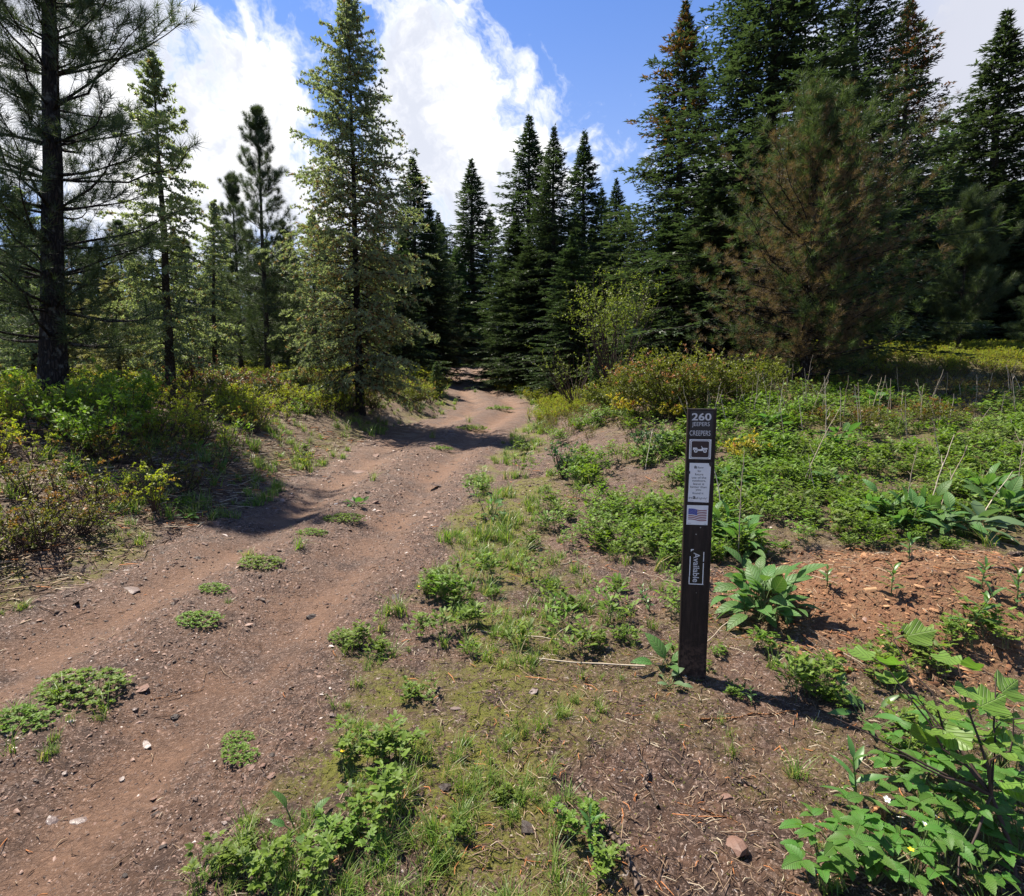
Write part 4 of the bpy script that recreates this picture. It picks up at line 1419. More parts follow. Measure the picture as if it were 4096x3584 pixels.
nb_ = poly_obj('number_plate', [(rect(-.002, PH - .010, .092, .110), F0, fb)], M['black'], post)
text_obj('number', '260', -.002, PH - .034, .079, .031, M['silver'], nb_, F1 + .0001, .02)
text_obj('lettering', 'JEEPERS', -.004, PH - .067, .071, .022, M['silver'], nb_, F1 + .0001, .0)
text_obj('lettering', 'CREEPERS', -.006, PH - .102, .084, .021, M['silver'], nb_, F1 + .0001, .0)
# off-road vehicle pictogram
jt = PH - .128
js = poly_obj('vehicle_sticker', [(rect(-.003, jt, .088, .083), F0, fb)], M['white'], post)
poly_obj('border_line', [(rrect(-.003, jt - .003, .080, .077, .008), F1, F0 + .0002)], M['signbrown'], js)
poly_obj('border_line', [(rrect(-.003, jt - .0048, .0764, .0734, .007), F1 - .0003, F0 + .0002)], M['white'], js)
poly_obj('print_field', [(rrect(-.003, jt - .0075, .071, .068, .006), F2, F0 + .0002)], M['signbrown'], js)
jc = [(-.034, -.034), (-.0305, -.034), (-.0305, -.0405), (-.0285, -.0415), (-.0285, -.0425), (.0245, -.0425), (.0245, -.041), (.0285, -.0385), (.0285, -.034)]
yy_ = jt - .005
car = [(-.032, -.030), (-.0165, -.030), (-.0125, -.0365), (-.0005, -.0365), (.0045, -.0325), (.0005, -.0235), (.002, -.0225),
       (.0075, -.031), (.0265, -.031), (.0265, -.036), (.0235, -.0385), (.0195, -.0415), (.0105, -.0415), (.0065, -.0435), (-.010, -.0435), (-.0145, -.0395), (-.0275, -.0385), (-.032, -.041)]
poly_obj('vehicle_pictogram', [([(x_, yy_ + z_) for x_, z_ in car][::-1], F3, F0 + .0001)], M['white'], js)


def disc(cx, cz, r, n=20):
    return [(cx + r * math.cos(2 * math.pi * k_ / n), cz + r * math.sin(2 * math.pi * k_ / n)) for k_ in range(n)]


for cx_ in (-.0205, .0165):
    poly_obj('wheel', [(disc(cx_, yy_ - .0435, .0088), F3 - .0003, F0)], M['signbrown'], js)
    poly_obj('wheel', [(disc(cx_, yy_ - .0435, .0074), F3 - .0006, F0)], M['white'], js)
    poly_obj('wheel_hub', [(disc(cx_, yy_ - .0435, .0033), F3 - .0009, F0)], M['signbrown'], js)
# text sticker
tt0 = PH - .228
ts = poly_obj('text_sticker', [([(-.045, tt0 - .165), (.040, tt0 - .167), (.0435, tt0 - .012), (.040, tt0 - .008), (.0405, tt0), (-.043, tt0)], F0, fb)], M['white'], post)
lines = [('a', -.0185, .0175, .0115, .0115, 1), ('llow', .002, .0185, .024, .0085, 0), ('for', -.002, .0335, .015, .009, 0), ('future', -.003, .0475, .034, .009, 0),
         ('use of the', -.003, .0615, .059, .009, 0), ('outdoors,', -.003, .075, .056, .0100, 0), ('leave it', -.003, .0885, .045, .009, 0),
         ('better than', -.004, .1015, .066, .009, 0), ('you', -.004, .1155, .022, .0090, 0), ('found it', -.005, .128, .045, .009, 0),
         ('tre', -.0345, .1485, .015, .0078, 0), ('a', -.0195, .147, .0125, .0120, 1), ('d', -.0085, .1485, .0065, .0088, 0), ('lightly!', .0160, .1500, .034, .0105, 2)]
for s_, cx_, dz_, wd_, ht_, b_ in lines:
    text_obj('lettering', s_, cx_, tt0 - dz_, wd_, ht_, M['black'] if b_ < 2 else M['signbrown'], ts, F1, .025 if b_ == 1 else (.004 if b_ == 0 else -.008))
poly_obj('print_line', [(rect(-.030, tt0 - .158, .015, .0008), F1, F0 + .0002), (rect(.030, tt0 - .161, .009, .0008), F1, F0 + .0002)], M['black'], ts)
# flag sticker
ft = PH - .408
fs_ = poly_obj('flag_sticker', [(rect(-.004, ft, .087, .084), F0, fb)], M['white'], post)


def wavy(x0, x1, z0, z1, n=14):
    wv_ = lambda x: .0022 * math.sin((x - x0_) / .074 * 6.283 * 1.0 + .4) - .05 * (x - x0_)
    a_ = [(x0 + (x1 - x0) * k_ / n, z0 + wv_(x0 + (x1 - x0) * k_ / n)) for k_ in range(n + 1)]
    b_ = [(x1 - (x1 - x0) * k_ / n, z1 + wv_(x1 - (x1 - x0) * k_ / n)) for k_ in range(n + 1)]
    return a_ + b_


x0_ = -.041
zt_ = ft - .016
sh = .0036
for k_ in range(13):
    if k_ % 2 == 0:
        xa = x0_ + (.036 if k_ < 7 else 0)
        poly_obj('stripe', [(wavy(xa, x0_ + .075, zt_ - sh * (k_ + 1), zt_ - sh * k_), F1, F0 + .0002)], M['red'], fs_)
poly_obj('canton', [(wavy(x0_, x0_ + .036, zt_ - sh * 7, zt_), F1 - .0001, F0 + .0002)], M['blue'], fs_)
stars = []
for r_i in range(9):
    for c_i in range(6 if r_i % 2 == 0 else 5):
        sx_ = x0_ + .003 + (.006 * c_i) + (0 if r_i % 2 == 0 else .003)
        sz_ = zt_ - .0024 - .0026 * r_i + .0022 * math.sin((sx_ - x0_) / .074 * 6.283 + .4) - .05 * (sx_ - x0_)
        st_ = []
        for q_ in range(10):
            rr_ = .0011 if q_ % 2 == 0 else .00048
            st_.append((sx_ + rr_ * math.sin(q_ * math.pi / 5), sz_ + rr_ * math.cos(q_ * math.pi / 5)))
        stars.append((st_[::-1], F2, F0 + .0002))
poly_obj('stars', stars, M['white'], fs_)
poly_obj('print_line', [(rect(-.036, ft - .078, .014, .0008), F1, F0 + .0002), (rect(.030, ft - .080, .009, .0008), F1, F0 + .0002)], M['black'], fs_)
# screws and a stub of staple
for sx_, sz_ in ((.011, PH - .503), (-.006, PH - .533), (.004, PH - .79)):
    poly_obj('screw', [(disc(sx_, sz_, .0026 if sz_ > .5 else .0014, 8), -.0112, fb)], M['metal'], post)
# worn 'Available' sticker, read downwards
at_ = PH - .600
av = poly_obj('worn_sticker', [(rect(.001, at_ - .004, .050, .146), F0, fb)], M['blackfilm'], post)
poly_obj('sticker_border', [(rect(-.0265, at_ - .030, .0035, .086), F1, fb), (rect(-.0275, at_ - .118, .0035, .034), F1, fb), (rect(.002, at_ - .1495, .060, .0035), F1, fb),
                            (rect(.0290, at_ - .009, .0035, .042), F1, fb), (rect(.0290, at_ - .058, .0035, .092), F1, fb),
                            ([(-.025, at_ - .004), (-.013, at_ - .002), (-.013, at_ + .0015), (-.025, at_ + .0015)], F1, fb),
                            ([(-.025, at_ - .009), (-.017, at_ - .003), (-.025, at_ - .003)], F1, fb)], M['white'], av)
text_obj('lettering', 'Available', .000, at_ - .078, .130, .026, M['silver'], av, F1 - .0002, .012, rot=1)
poly_obj('bullet_nick', [([(.036, PH - .222), (.050, PH - .226), (.049, PH - .240), (.040, PH - .242), (.035, PH - .232)], F3, fb)], M['black'], post)
poly_obj('bullet_nick', [([(-.053, PH - .262), (-.041, PH - .262), (-.040, PH - .273), (-.052, PH - .276)], F3, fb)], M['black'], post)


# ------------------------------------------------------------------ single plants
def mesh_thing(name, wdm, flm, mw, mf, x, y, label, cat, scale=1.0, rz=0.0, group=None, sink=.01, stem='stems', leaf='foliage'):
    o = root(name, (x, y, h1(x, y) - sink), label, cat, group, rz)
    o.scale = (scale,) * 3
    if wdm is not None:
        link(stem, wdm, o)
    link(leaf, flm, o)
    return o


def shrub_thing(name, px, py, label, cat, mf, seed, hgt, rad, stems=14, leaves=1800, lsize=.03, shape=LEAF2, accent=.1, dome=True, D=None, group=None, base=.12):
    wd, fl = shrub_parts(seed, hgt, rad, stems, leaves, lsize, shape, accent, dome, base)
    x, y = spot(px, py) if D is None else (X_at(px, D), D)
    return mesh_thing(name, wd.mesh('stems', M['twig'], True), fl.mesh('foliage', M[mf]), None, None, x, y, label, cat, group=group)


ST = shrub_thing
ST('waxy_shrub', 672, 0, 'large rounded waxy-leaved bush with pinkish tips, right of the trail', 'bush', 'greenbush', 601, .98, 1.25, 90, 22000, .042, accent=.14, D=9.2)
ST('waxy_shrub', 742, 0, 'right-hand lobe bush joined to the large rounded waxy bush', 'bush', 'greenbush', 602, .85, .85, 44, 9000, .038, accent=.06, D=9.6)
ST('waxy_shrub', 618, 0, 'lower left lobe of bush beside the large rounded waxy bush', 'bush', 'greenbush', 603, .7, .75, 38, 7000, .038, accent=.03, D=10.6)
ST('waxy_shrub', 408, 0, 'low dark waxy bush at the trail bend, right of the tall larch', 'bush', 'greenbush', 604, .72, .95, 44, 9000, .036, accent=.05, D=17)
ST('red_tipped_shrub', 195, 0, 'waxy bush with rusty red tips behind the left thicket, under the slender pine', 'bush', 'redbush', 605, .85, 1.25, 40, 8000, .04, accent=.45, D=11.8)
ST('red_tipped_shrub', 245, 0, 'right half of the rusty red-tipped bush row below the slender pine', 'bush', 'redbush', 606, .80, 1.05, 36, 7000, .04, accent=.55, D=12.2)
ST('bright_shrub', 62, 0, 'bright green leafy shrub at the foot of the big pine', 'bush', 'bright', 607, .72, .62, 22, 2600, .045, accent=0, D=6.1, dome=False)
ST('bright_shrub', 128, 0, 'bright green leafy shrub right of the big pine foot', 'bush', 'bright', 608, .75, .62, 20, 2200, .048, accent=0, D=7.2, dome=False)
ST('bright_shrub', 95, 0, 'darker green shrub in front of the big pine foot', 'bush', 'herb', 609, .62, .55, 20, 2000, .045, accent=0, D=5.6, dome=False)
ST('willow_shrub', 612, 0, 'tall thin shrub with new yellow-green leaves before the dark spruces', 'bush', 'willow', 610, 3.1, 1.3, 40, 5200, .055, accent=0, D=15, dome=False, base=.45)
ST('willow_shrub', 575, 0, 'sparse low twiggy shrub at the foot of the central firs', 'bush', 'willow', 611, 1.7, 1.3, 40, 1200, .045, accent=0, D=16, dome=False)
ST('yellow_shrub', 628, 418, 'small yellow-orange shrub left of the marker post top', 'bush', 'yellow', 612, .50, .42, 20, 1500, .036, accent=.1)
ST('yellow_shrub', 672, 420, 'small yellow shrub right behind the marker post top', 'bush', 'yellow', 613, .46, .40, 20, 1400, .034, accent=.05)
ST('yellow_shrub', 742, 462, 'yellow-orange shrub just right of the vehicle sticker', 'bush', 'yellow', 614, .36, .32, 18, 1300, .028, accent=.1)
ST('snowberry_shrub', 563, 478, 'small rounded-leaf shrub with dark stems standing alone in the verge grass', 'bush', 'bluegrey', 615, .44, .24, 20, 620, .030, LEAFR, accent=0, dome=False)
ST('snowberry_shrub', 652, 458, 'rounded-leaf shrub with dark stems left of the marker post', 'bush', 'bluegrey', 616, .36, .36, 22, 900, .028, LEAFR, accent=0, dome=False)
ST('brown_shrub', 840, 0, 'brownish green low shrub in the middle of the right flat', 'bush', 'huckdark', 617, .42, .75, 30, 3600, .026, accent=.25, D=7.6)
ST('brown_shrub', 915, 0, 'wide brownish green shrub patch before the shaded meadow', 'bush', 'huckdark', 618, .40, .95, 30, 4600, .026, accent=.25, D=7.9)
ST('seedling_shrub', 308, 472, 'small yellow-green seedling larch on the left verge beside the trail', 'seedling', 'huck', 619, .28, .12, 7, 240, .022, accent=0, dome=False)

x, y = X_at(437, 21), 21
plant_tree('sapling', 'fir_sapling', x, y, 1.35, 'knee-high fir sapling at the left trail edge beside the low dark bush', 'sapling')
x, y = X_at(298, 14), 14
plant_tree('sapling', 'fir_sapling', x, y, .7, 'tiny fir sapling behind the left thicket near the slender pine', 'sapling', rz=1)
x, y = X_at(588, 17), 15.5
plant_tree('sapling', 'fir_sapling', x, y, 1.2, 'small fir sapling below the thin yellow-green shrub', 'sapling', rz=2)

# broad-leaved clumps, each leaf a part
BL = {}
for nm, mt, args in (('a', 'bigleaf', dict(nu=7, width=.46, point=1.15, fold=.22, curl=.7)), ('b', 'bigleaf', dict(nu=7, width=.36, point=1.1, fold=.25, curl=1.0)),
                     ('c', 'bluegrey', dict(nu=7, width=.52, point=1.0, fold=.18, curl=.8)), ('l', 'lily', dict(nu=5, width=.27, point=1.1, fold=.3, curl=.55)),
                     ('r', 'rasp', dict(nu=12, width=.60, point=1.25, fold=.30, curl=.55, teeth=.10)), ('h', 'herb', dict(nu=5, width=.42, point=1.2, fold=.2, curl=.5, teeth=.12))):
    v_, f_ = leaf_grid(**args)
    A_ = Acc()
    A_.add(v_, f_, .5)
    BL[nm] = A_.mesh('leaf', M[mt], True)
v_, f_ = leaf_lobed()
A_ = Acc()
A_.add(v_, f_, .45)
BL['o'] = A_.mesh('leaf', M['currant'], True)


def place_leaf(parent, key, pos, d, size, rng_, roll=.35):
    o = bpy.data.objects.new('leaf', BL[key])
    col.objects.link(o)
    o.parent = parent
    d = Vector(d).normalized()
    up = Vector((rng_.normal(0, roll), rng_.normal(0, roll), 1))
    xax = d.cross(up).normalized()
    zax = xax.cross(d)
    m = Matrix((xax, d, zax)).transposed().to_4x4()
    o.matrix_local = Matrix.Translation(pos) @ m @ Matrix.Scale(size, 4)
    return o


def broad_clump(px, py, label, n=16, L=.20, key='a', seed=1, up=.9, stalk=.05, name='broadleaf_plant', cat='plant', group=None):
    g_ = np.random.default_rng(seed)
    x, y = spot(px, py)
    o = root(name, (x, y, h1(x, y) - .005), label, cat, group)
    wd = Acc()
    big_ = n > 10
    if big_:
        n, L, stalk = int(n * 2.1), L * .78, .10
    for k_ in range(n):
        a_ = k_ * 2.39996 + g_.normal(0, .25)
        f_ = k_ / max(1, n - 1)
        el = up * (1.15 - .85 * f_) + g_.normal(0, .12)
        d = np.array([math.cos(a_) * math.cos(el), math.sin(a_) * math.cos(el), math.sin(el)])
        b = np.array([*(g_.normal(0, .045 if big_ else .018, 2)), 0.])
        if big_:
            d = d * [1, 1, .55] + [0, 0, g_.normal(0, .3)]
            d = d / np.linalg.norm(d)
        p1 = b + d * stalk * g_.uniform(.5, 1.4) + [0, 0, .01 + (stalk * g_.uniform(.3, 1.6) * (1 - .6 * f_) if big_ else 0)]
        wd.tubes(np.array([[b, (b + p1) / 2, p1]]), np.array([[.0028, .0024, .002]]), 4)
        place_leaf(o, key, p1, d, L * g_.uniform(.65, 1.15), g_)
    link('stalks', wd.mesh('stalks', M['stem']), o)
    return o


B = broad_clump
B(768, 618, 'big clump of broad wet green leaves beside the marker post, right of its foot', 22, .19, 'a', 1, .95)
B(752, 606, 'upper half of the wet broad-leaved clump touching the big one behind the post', 14, .17, 'a', 2, 1.0)
B(742, 556, 'broad-leaved clump right of the post at the height of the worn sticker', 20, .20, 'b', 3, 1.05)
B(722, 540, 'narrow-leaved clump close behind the post, left of the similar one', 14, .18, 'b', 4, 1.1)
B(668, 667, 'small plant with pale spear-shaped leaves touching the left side of the post foot', 6, .12, 'a', 5, .8)
B(905, 528, 'broad-leaved clump on the crest just behind the wood-chip mound', 18, .21, 'a', 6, .95)
B(880, 520, 'left neighbour of the crest clump behind the wood-chip mound', 14, .18, 'b', 7, 1.0)
B(968, 536, 'clump with very large drooping blue-green leaves behind the mound', 14, .27, 'c', 8, .85)
B(940, 530, 'mid-green clump between the crest clump and the drooping blue-green one', 12, .19, 'a', 9, 1.0)
B(700, 486, 'green clump touching the left edge of the post beside the text sticker', 14, .19, 'b', 10, 1.05)
B(728, 492, 'green clump right of the post beside the text sticker', 16, .20, 'b', 11, 1.05)
B(838, 448, 'low green clump in the middle of the right flat', 14, .22, 'a', 12, .9)
B(770, 432, 'dark green clump behind the marker post top', 16, .22, 'a', 13, 1.0)
B(872, 408, 'far green clump left of the shaded meadow', 14, .26, 'a', 14, .9)
B(985, 500, 'tall green clump by the right edge above the mound', 16, .24, 'b', 15, 1.1)
B(1005, 520, 'green clump at the right edge behind the mound', 14, .24, 'a', 16, 1.0)
B(830, 492, 'low clump among herbs right of the post', 12, .17, 'b', 17, .8)
B(300, 838, 'pale broad-leaved plant at the lower left verge of the trail', 9, .06, 'a', 18, .7)
B(492, 520, 'fresh green clump in the verge grass right of the trail', 12, .12, 'b', 19, 1.0)
B(866, 718, 'lily-like plant with long arched leaves below the split wood', 9, .13, 'l', 20, .6)
B(672, 690, 'tiny grey-green leafy sprout in front of the post foot', 7, .055, 'c', 21, .5)
B(356, 506, 'small leafy plant in the median of the trail, above the leafy mat', 10, .085, 'a', 22, .9)
B(198, 452, 'small green plant on the littered left verge', 8, .12, 'a', 23, .9)
B(222, 470, 'low green plant right of another on the littered left verge', 8, .12, 'a', 24, .9)
B(188, 520, 'bright little plant on the left verge by the trail edge', 8, .10, 'a', 25, .7)


def lily(px, py, label, hgt=.14, n=11, L=.075, seed=0, name='lily_sprout', cat='sprout', group='leafy lily sprouts'):
    g_ = np.random.default_rng(seed)
    x, y = spot(px, py)
    o = root(name, (x, y, h1(x, y) - .005), label, cat, group)
    top = np.array([g_.normal(0, .02), g_.normal(0, .02), hgt])
    wd = Acc()
    wd.tubes(np.array([[np.zeros(3), top * [.3, .3, .5], top]]), np.array([[.0032, .0028, .0018]]), 5)
    for k_ in range(n):
        f_ = .22 + .78 * k_ / (n - 1)
        a_ = k_ * 2.39996 + seed
        el = .35 + .8 * f_ ** 2
        d = (math.cos(a_) * math.cos(el), math.sin(a_) * math.cos(el), math.sin(el))
        place_leaf(o, 'l', top * f_, d, L * (1.15 - .45 * f_) * g_.uniform(.8, 1.15), g_, .2)
    link('stem', wd.mesh('stem', M['stem']), o)


for k_, (px_, py_, lb_, h_) in enumerate([
        (891, 596, 'lily sprout alone on the front slope of the wood-chip mound', .15),
        (909, 560, 'lily sprout on top of the mound, casting a small shadow', .13),
        (981, 590, 'lily sprout low on the right part of the mound', .13),
        (970, 634, 'tall lily sprout at the front foot of the mound', .20),
        (1017, 607, 'bushy lily sprout at the right edge of the frame on the mound', .17),
        (827, 588, 'lily sprout between the big wet clump and the mound', .12),
        (552, 615, 'lily sprout in the open soil left of the post, upper one', .10),
        (642, 602, 'narrow sprout just left of the post, beside the worn sticker', .10),
        (650, 612, 'second narrow sprout nearly touching the left of the post', .10),
        (856, 812, 'large lily sprout with long leaves right of the bare soil at the bottom', .17),
        (842, 700, 'lily sprout in front of the herb mass below the split wood', .10),
        (590, 852, 'sprout beside the long grey branch at the bottom', .09),
        (752, 706, 'small sprout on the soil right of the post foot', .06)]):
    lily(px_, py_, lb_, h_, L=h_ * .55, seed=k_)

# herb plants as single things
herb_tm = [herb_parts(700 + k_, 13, .11, 7, .025, 5, .42, .13) for k_ in range(2)] + [herb_parts(705, 10, .15, 8, .033, 3, .5, .12)]
herb_me = [(w_.mesh('stems', M['stem']), f_.mesh('foliage', M['herb'])) for w_, f_ in herb_tm]
for k_, (px_, py_, sc_, lb_) in enumerate([
        (592, 646, 1.0, 'leafy herb with small yellow-green tops left of the post'), (626, 640, .8, 'slender herb between the leafy herb and the post'),
        (358, 648, .9, 'feathery herb at the right edge of the trail'), (417, 700, .85, 'leafy herb in the grassy verge below the feathery one'),
        (362, 762, 1.15, 'lush herb clump at the grass verge, lower middle left'), (395, 752, .9, 'herb joined to the right of the lush lower clump'),
        (228, 868, .9, 'herb at the bottom edge, left verge of moss'), (290, 880, 1.1, 'big-leaved herb at the very bottom left of centre'),
        (385, 820, 1.0, 'grey-green palmate herb above the bottom middle'), (345, 850, 1.0, 'herb patch at the bottom beside the palmate one'),
        (580, 830, .8, 'bushy herb growing beside the grey branch'), (600, 868, .6, 'small herb right of the grey branch end'),
        (455, 835, .45, 'tiny herb on bare soil near the bottom middle'), (505, 800, .5, 'tiny herb in the seedling carpet'),
        (812, 690, 1.0, 'herb clump with cut leaves below the bare soil right of the post'), (835, 704, .9, 'dark cut-leaved herb right of its twin clump'),
        (880, 668, 1.2, 'tall herb with pea-like leaves right of the split wood'), (910, 660, 1.25, 'lush green herb in the mass right of the split wood'),
        (935, 672, 1.1, 'dense herb left of the round-leaved branch'), (955, 640, 1.2, 'herb at the foot of the mound below the tall lily sprout'),
        (1000, 640, 1.2, 'herb mass under the mound at the right edge'), (735, 695, .55, 'flat ferny herb right in front of the post foot'),
        (720, 655, .5, 'small herb tucked against the right side of the post foot'), (930, 725, .6, 'herb with greenish flower heads below the split wood'),
        (905, 760, .9, 'herb with yellowish flower heads left of the toothed leaves'), (740, 535, .7, 'herb between two broad clumps behind the post')]):
    a_, b_ = herb_me[k_ % 3]
    x, y = spot(px_, py_)
    mesh_thing('herb_plant', a_, b_, None, None, x, y, lb_, 'herb', sc_ * .88, k_ * 1.1, 'single herb plants')

# leafy mats on the trail median
mat_me = [(w_.mesh('stems', M['stem']), f_.mesh('foliage', M['herb'])) for w_, f_ in (mat_parts(720), mat_parts(721, .14, 120))]
for k_, (px_, py_, sc_, lb_) in enumerate([
        (85, 690, 1.0, 'large leafy green mat on the trail median, lower left'), (20, 722, .8, 'leafy mat cut by the left edge, below the large one'),
        (345, 520, 1.0, 'leafy mat on the median right below the small leafy plant'), (312, 534, .8, 'flat left end of the upper median mat'),
        (262, 565, .9, 'leafy mat on the median left of centre'), (214, 590, .65, 'small mat on the median between two larger mats'),
        (200, 622, .7, 'thin dusty mat on the median above the large one'), (441, 450, 1.4, 'mat on the median in the tree shadow'),
        (472, 430, 2.2, 'grassy mat on the median at the shadow edge'), (500, 410, 2.8, 'farthest green mat between the ruts'),
        (350, 640, .6, 'low leafy mat at the trail right edge'), (240, 758, .45, 'grey-green feathery mat beside the moss'), (240, 743, .35, 'small mat at the trail edge above the feathery one')]):
    a_, b_ = mat_me[k_ % 2]
    x, y = spot(px_, py_)
    mesh_thing('leafy_mat', a_, b_, None, None, x, y, lb_, 'ground plant', sc_, -.35 + .2 * math.sin(k_), 'leafy mats on the trail median', sink=.0)


# raspberry-like toothed plants at the lower right, each leaf a part
def toothed(px, py, label, n=7, hgt=.16, L=.075, seed=0):
    g_ = np.random.default_rng(seed)
    x, y = spot(px, py)
    o = root('toothed_leaf_plant', (x, y, h1(x, y) - .005), label, 'plant', 'toothed-leaf plants at the lower right')
    wd = Acc()
    for k_ in range(n):
        a_ = k_ * 2.39996 + g_.normal(0, .3)
        rr_ = g_.uniform(.02, .11)
        tip = np.array([math.cos(a_) * rr_, math.sin(a_) * rr_, hgt * g_.uniform(.45, 1.1)])
        wd.tubes(np.array([[np.zeros(3), tip * [.4, .4, .6], tip]]), np.array([[.0022, .0018, .0014]]), 4)
        hd = a_ + g_.normal(0, .4)
        for dj, s_ in ((0, 1.0), (1.35, .82), (-1.35, .82)):
            d = (math.cos(hd + dj), math.sin(hd + dj), g_.uniform(-.1, .35))
            place_leaf(o, 'r', tip, d, L * s_ * g_.uniform(.8, 1.2), g_, .3)
    link('stems', wd.mesh('stems', M['stem']), o)


k_ = 0
for px_, py_, lb_ in [
        (918, 800, 'toothed-leaf plant at the left front of the lower right mass'), (950, 790, 'toothed-leaf plant behind the first row of the lower right mass'),
        (985, 800, 'toothed-leaf plant under the dark bare twigs'), (1012, 800, 'toothed-leaf plant at the right edge, mid height of the mass'),
        (925, 840, 'toothed-leaf plant beside the white flower'), (955, 840, 'toothed-leaf plant with large ribbed leaves in the middle of the mass'),
        (990, 850, 'toothed-leaf plant right of the large ribbed one'), (1018, 860, 'toothed-leaf plant in the bottom right corner'),
        (840, 880, 'three-leaved toothed plant standing apart at the bottom'), (875, 885, 'toothed plant at the bottom edge right of the one apart'),
        (910, 890, 'toothed plant at the bottom edge below the white flower'), (945, 885, 'toothed plant at the bottom edge with drooping leaf'),
        (980, 890, 'toothed plant at the bottom edge left of the corner'), (905, 770, 'toothed plant at the upper left of the mass'),
        (940, 762, 'toothed plant at the top of the mass below the round leaves'), (1000, 770, 'toothed plant at the right behind the twigs'),
        (870, 860, 'toothed plant left of the white flowers'), (820, 893, 'small toothed plant farthest left at the bottom')]:
    toothed(px_, py_, lb_, 9, .13 + .02 * (k_ % 4), .052, 800 + k_)
    k_ += 1


# currant branch with round lobed leaves at the right edge
def currant():
    g_ = np.random.default_rng(900)
    x, y = 1.30, 1.32
    z = h1(x, y)
    o = root('currant_bush', (x, y, z), 'currant bush with dark bare twigs and round lobed leaves at the right edge', 'bush')
    wd = Acc()
    ends = []
    base = np.array([0., 0, 0])
    joint = np.array([-.03, .06, .20])
    wd.tubes(np.array([[base, [.0, .02, .08], [-.02, .03, .14], joint]]), np.array([[.007, .0065, .006, .0055]]), 7)
    br = [((-.42, .12, .38), 0), ((-.34, .06, .33), 0), ((-.20, .25, .46), 4), ((-.12, .34, .50), 4), ((-.02, .22, .50), 5), ((.08, .2, .45), 5), ((-.22, -.08, .10), 0),
          ((-.10, .30, .40), 4), ((.0, .05, .42), 4), ((-.16, .20, .40), 4)]
    for (e_, nl) in br:
        e_ = np.array(e_)
        s_ = np.linspace(0, 1, 6)
        P_ = joint + np.outer(s_, e_ - joint) + g_.normal(0, .010, (6, 3)) * np.sin(s_ * math.pi)[:, None]
        wd.tubes(P_[None], (.0040 * (1 - .62 * s_))[None], 6)
        for j_ in range(nl):
            u_ = 1 - .22 * j_
            p_ = np.array([np.interp(u_, s_, P_[:, c_]) for c_ in range(3)])
            a_ = g_.uniform(0, 6.283)
            st = p_ + np.array([math.cos(a_), math.sin(a_), .5]) * .03
            wd.tubes(np.array([[p_, (p_ + st) / 2, st]]), np.array([[.0015] * 3]), 4)
            ends.append((st, a_))
    link('branches', wd.mesh('branches', M['twig'], True), o)
    for st, a_ in ends:
        place_leaf(o, 'o', st, (math.cos(a_), math.sin(a_), g_.uniform(-.2, .25)), g_.uniform(.055, .085), g_, .55)


currant()

# flowers
fm = Acc()
for k_ in range(5):
    a_ = k_ * 1.2566
    D_ = np.array([[math.cos(a_), math.sin(a_), .35]])
    X, Y, Z = frames(D_, g, roll=.05)
    fm.stamp(*LEAFR, np.zeros((1, 3)), X * .013, Y * .011, Z * .011, np.array([.5]))
petm = fm.mesh('petals', M['petal'])
cm_ = Acc()
cm_.stamp(*pebble(3), np.array([[0, 0, .001]]), np.array([[.003, 0, 0]]), np.array([[0, .003, 0]]), np.array([[0, 0, .006]]), np.array([.5]))
cenm = cm_.mesh('centre', M['yellowpetal'])
for k_, (px_, py_, h_, lb_) in enumerate([(884, 815, .10, 'white five-petalled flower at the left front of the lower right plants'), (920, 855, .17, 'white flower facing the viewer amid the toothed leaves'),
                                          (933, 850, .18, 'white flower right of the one facing the viewer'), (897, 842, .14, 'white flower half hidden above the bottom plants'), (985, 812, .19, 'small white blossom near the yellow one')]):
    x, y = spot(px_, py_ + h_ * 190)
    o = root('white_flower', (x, y, h1(x, y)), lb_, 'flower', 'white flowers at the lower right')
    a_ = Acc()
    a_.tubes(np.array([[[0, 0, 0], [.004, .002, h_ / 2], [0, 0, h_]]]), np.array([[.0012, .001, .001]]), 4)
    link('stem', a_.mesh('stem', M['stem']), o)
    pt_ = link('petals', petm, o, (0, 0, h_))
    ce_ = link('centre', cenm, o, (0, 0, h_))
    for q_ in (pt_, ce_):
        q_.rotation_euler = (R(35), 0, k_)
yp = Acc()
for k_ in range(5):
    a_ = k_ * 1.2566
    X, Y, Z = frames(np.array([[math.cos(a_), math.sin(a_), .4]]), g, roll=.05)
    yp.stamp(*LEAFR, np.zeros((1, 3)), X * .008, Y * .008, Z * .007, np.array([.5]))
ypm = yp.mesh('petals', M['yellowpetal'])
for k_, (px_, py_, lb_) in enumerate([(975, 810, 'yellow flower on the right edge amid dark twigs'), (343, 756, 'tiny yellow flower in the verge left of the lush herb'), (419, 583, 'tiny yellow flower in the verge grass'), (906, 898, 'yellow flower bud at the bottom right')]):
    x, y = spot(px_, py_ + 14)
    o = root('yellow_flower', (x, y, h1(x, y)), lb_, 'flower', 'small yellow flowers')
    a_ = Acc()
    hh_ = .16 if k_ in (0, 3) else .06
    a_.tubes(np.array([[[0, 0, 0], [.003, .002, hh_ / 2], [0, 0, hh_]]]), np.array([[.001, .001, .0008]]), 4)
    link('stem', a_.mesh('stem', M['stem']), o)
    link('petals', ypm, o, (0, 0, hh_))


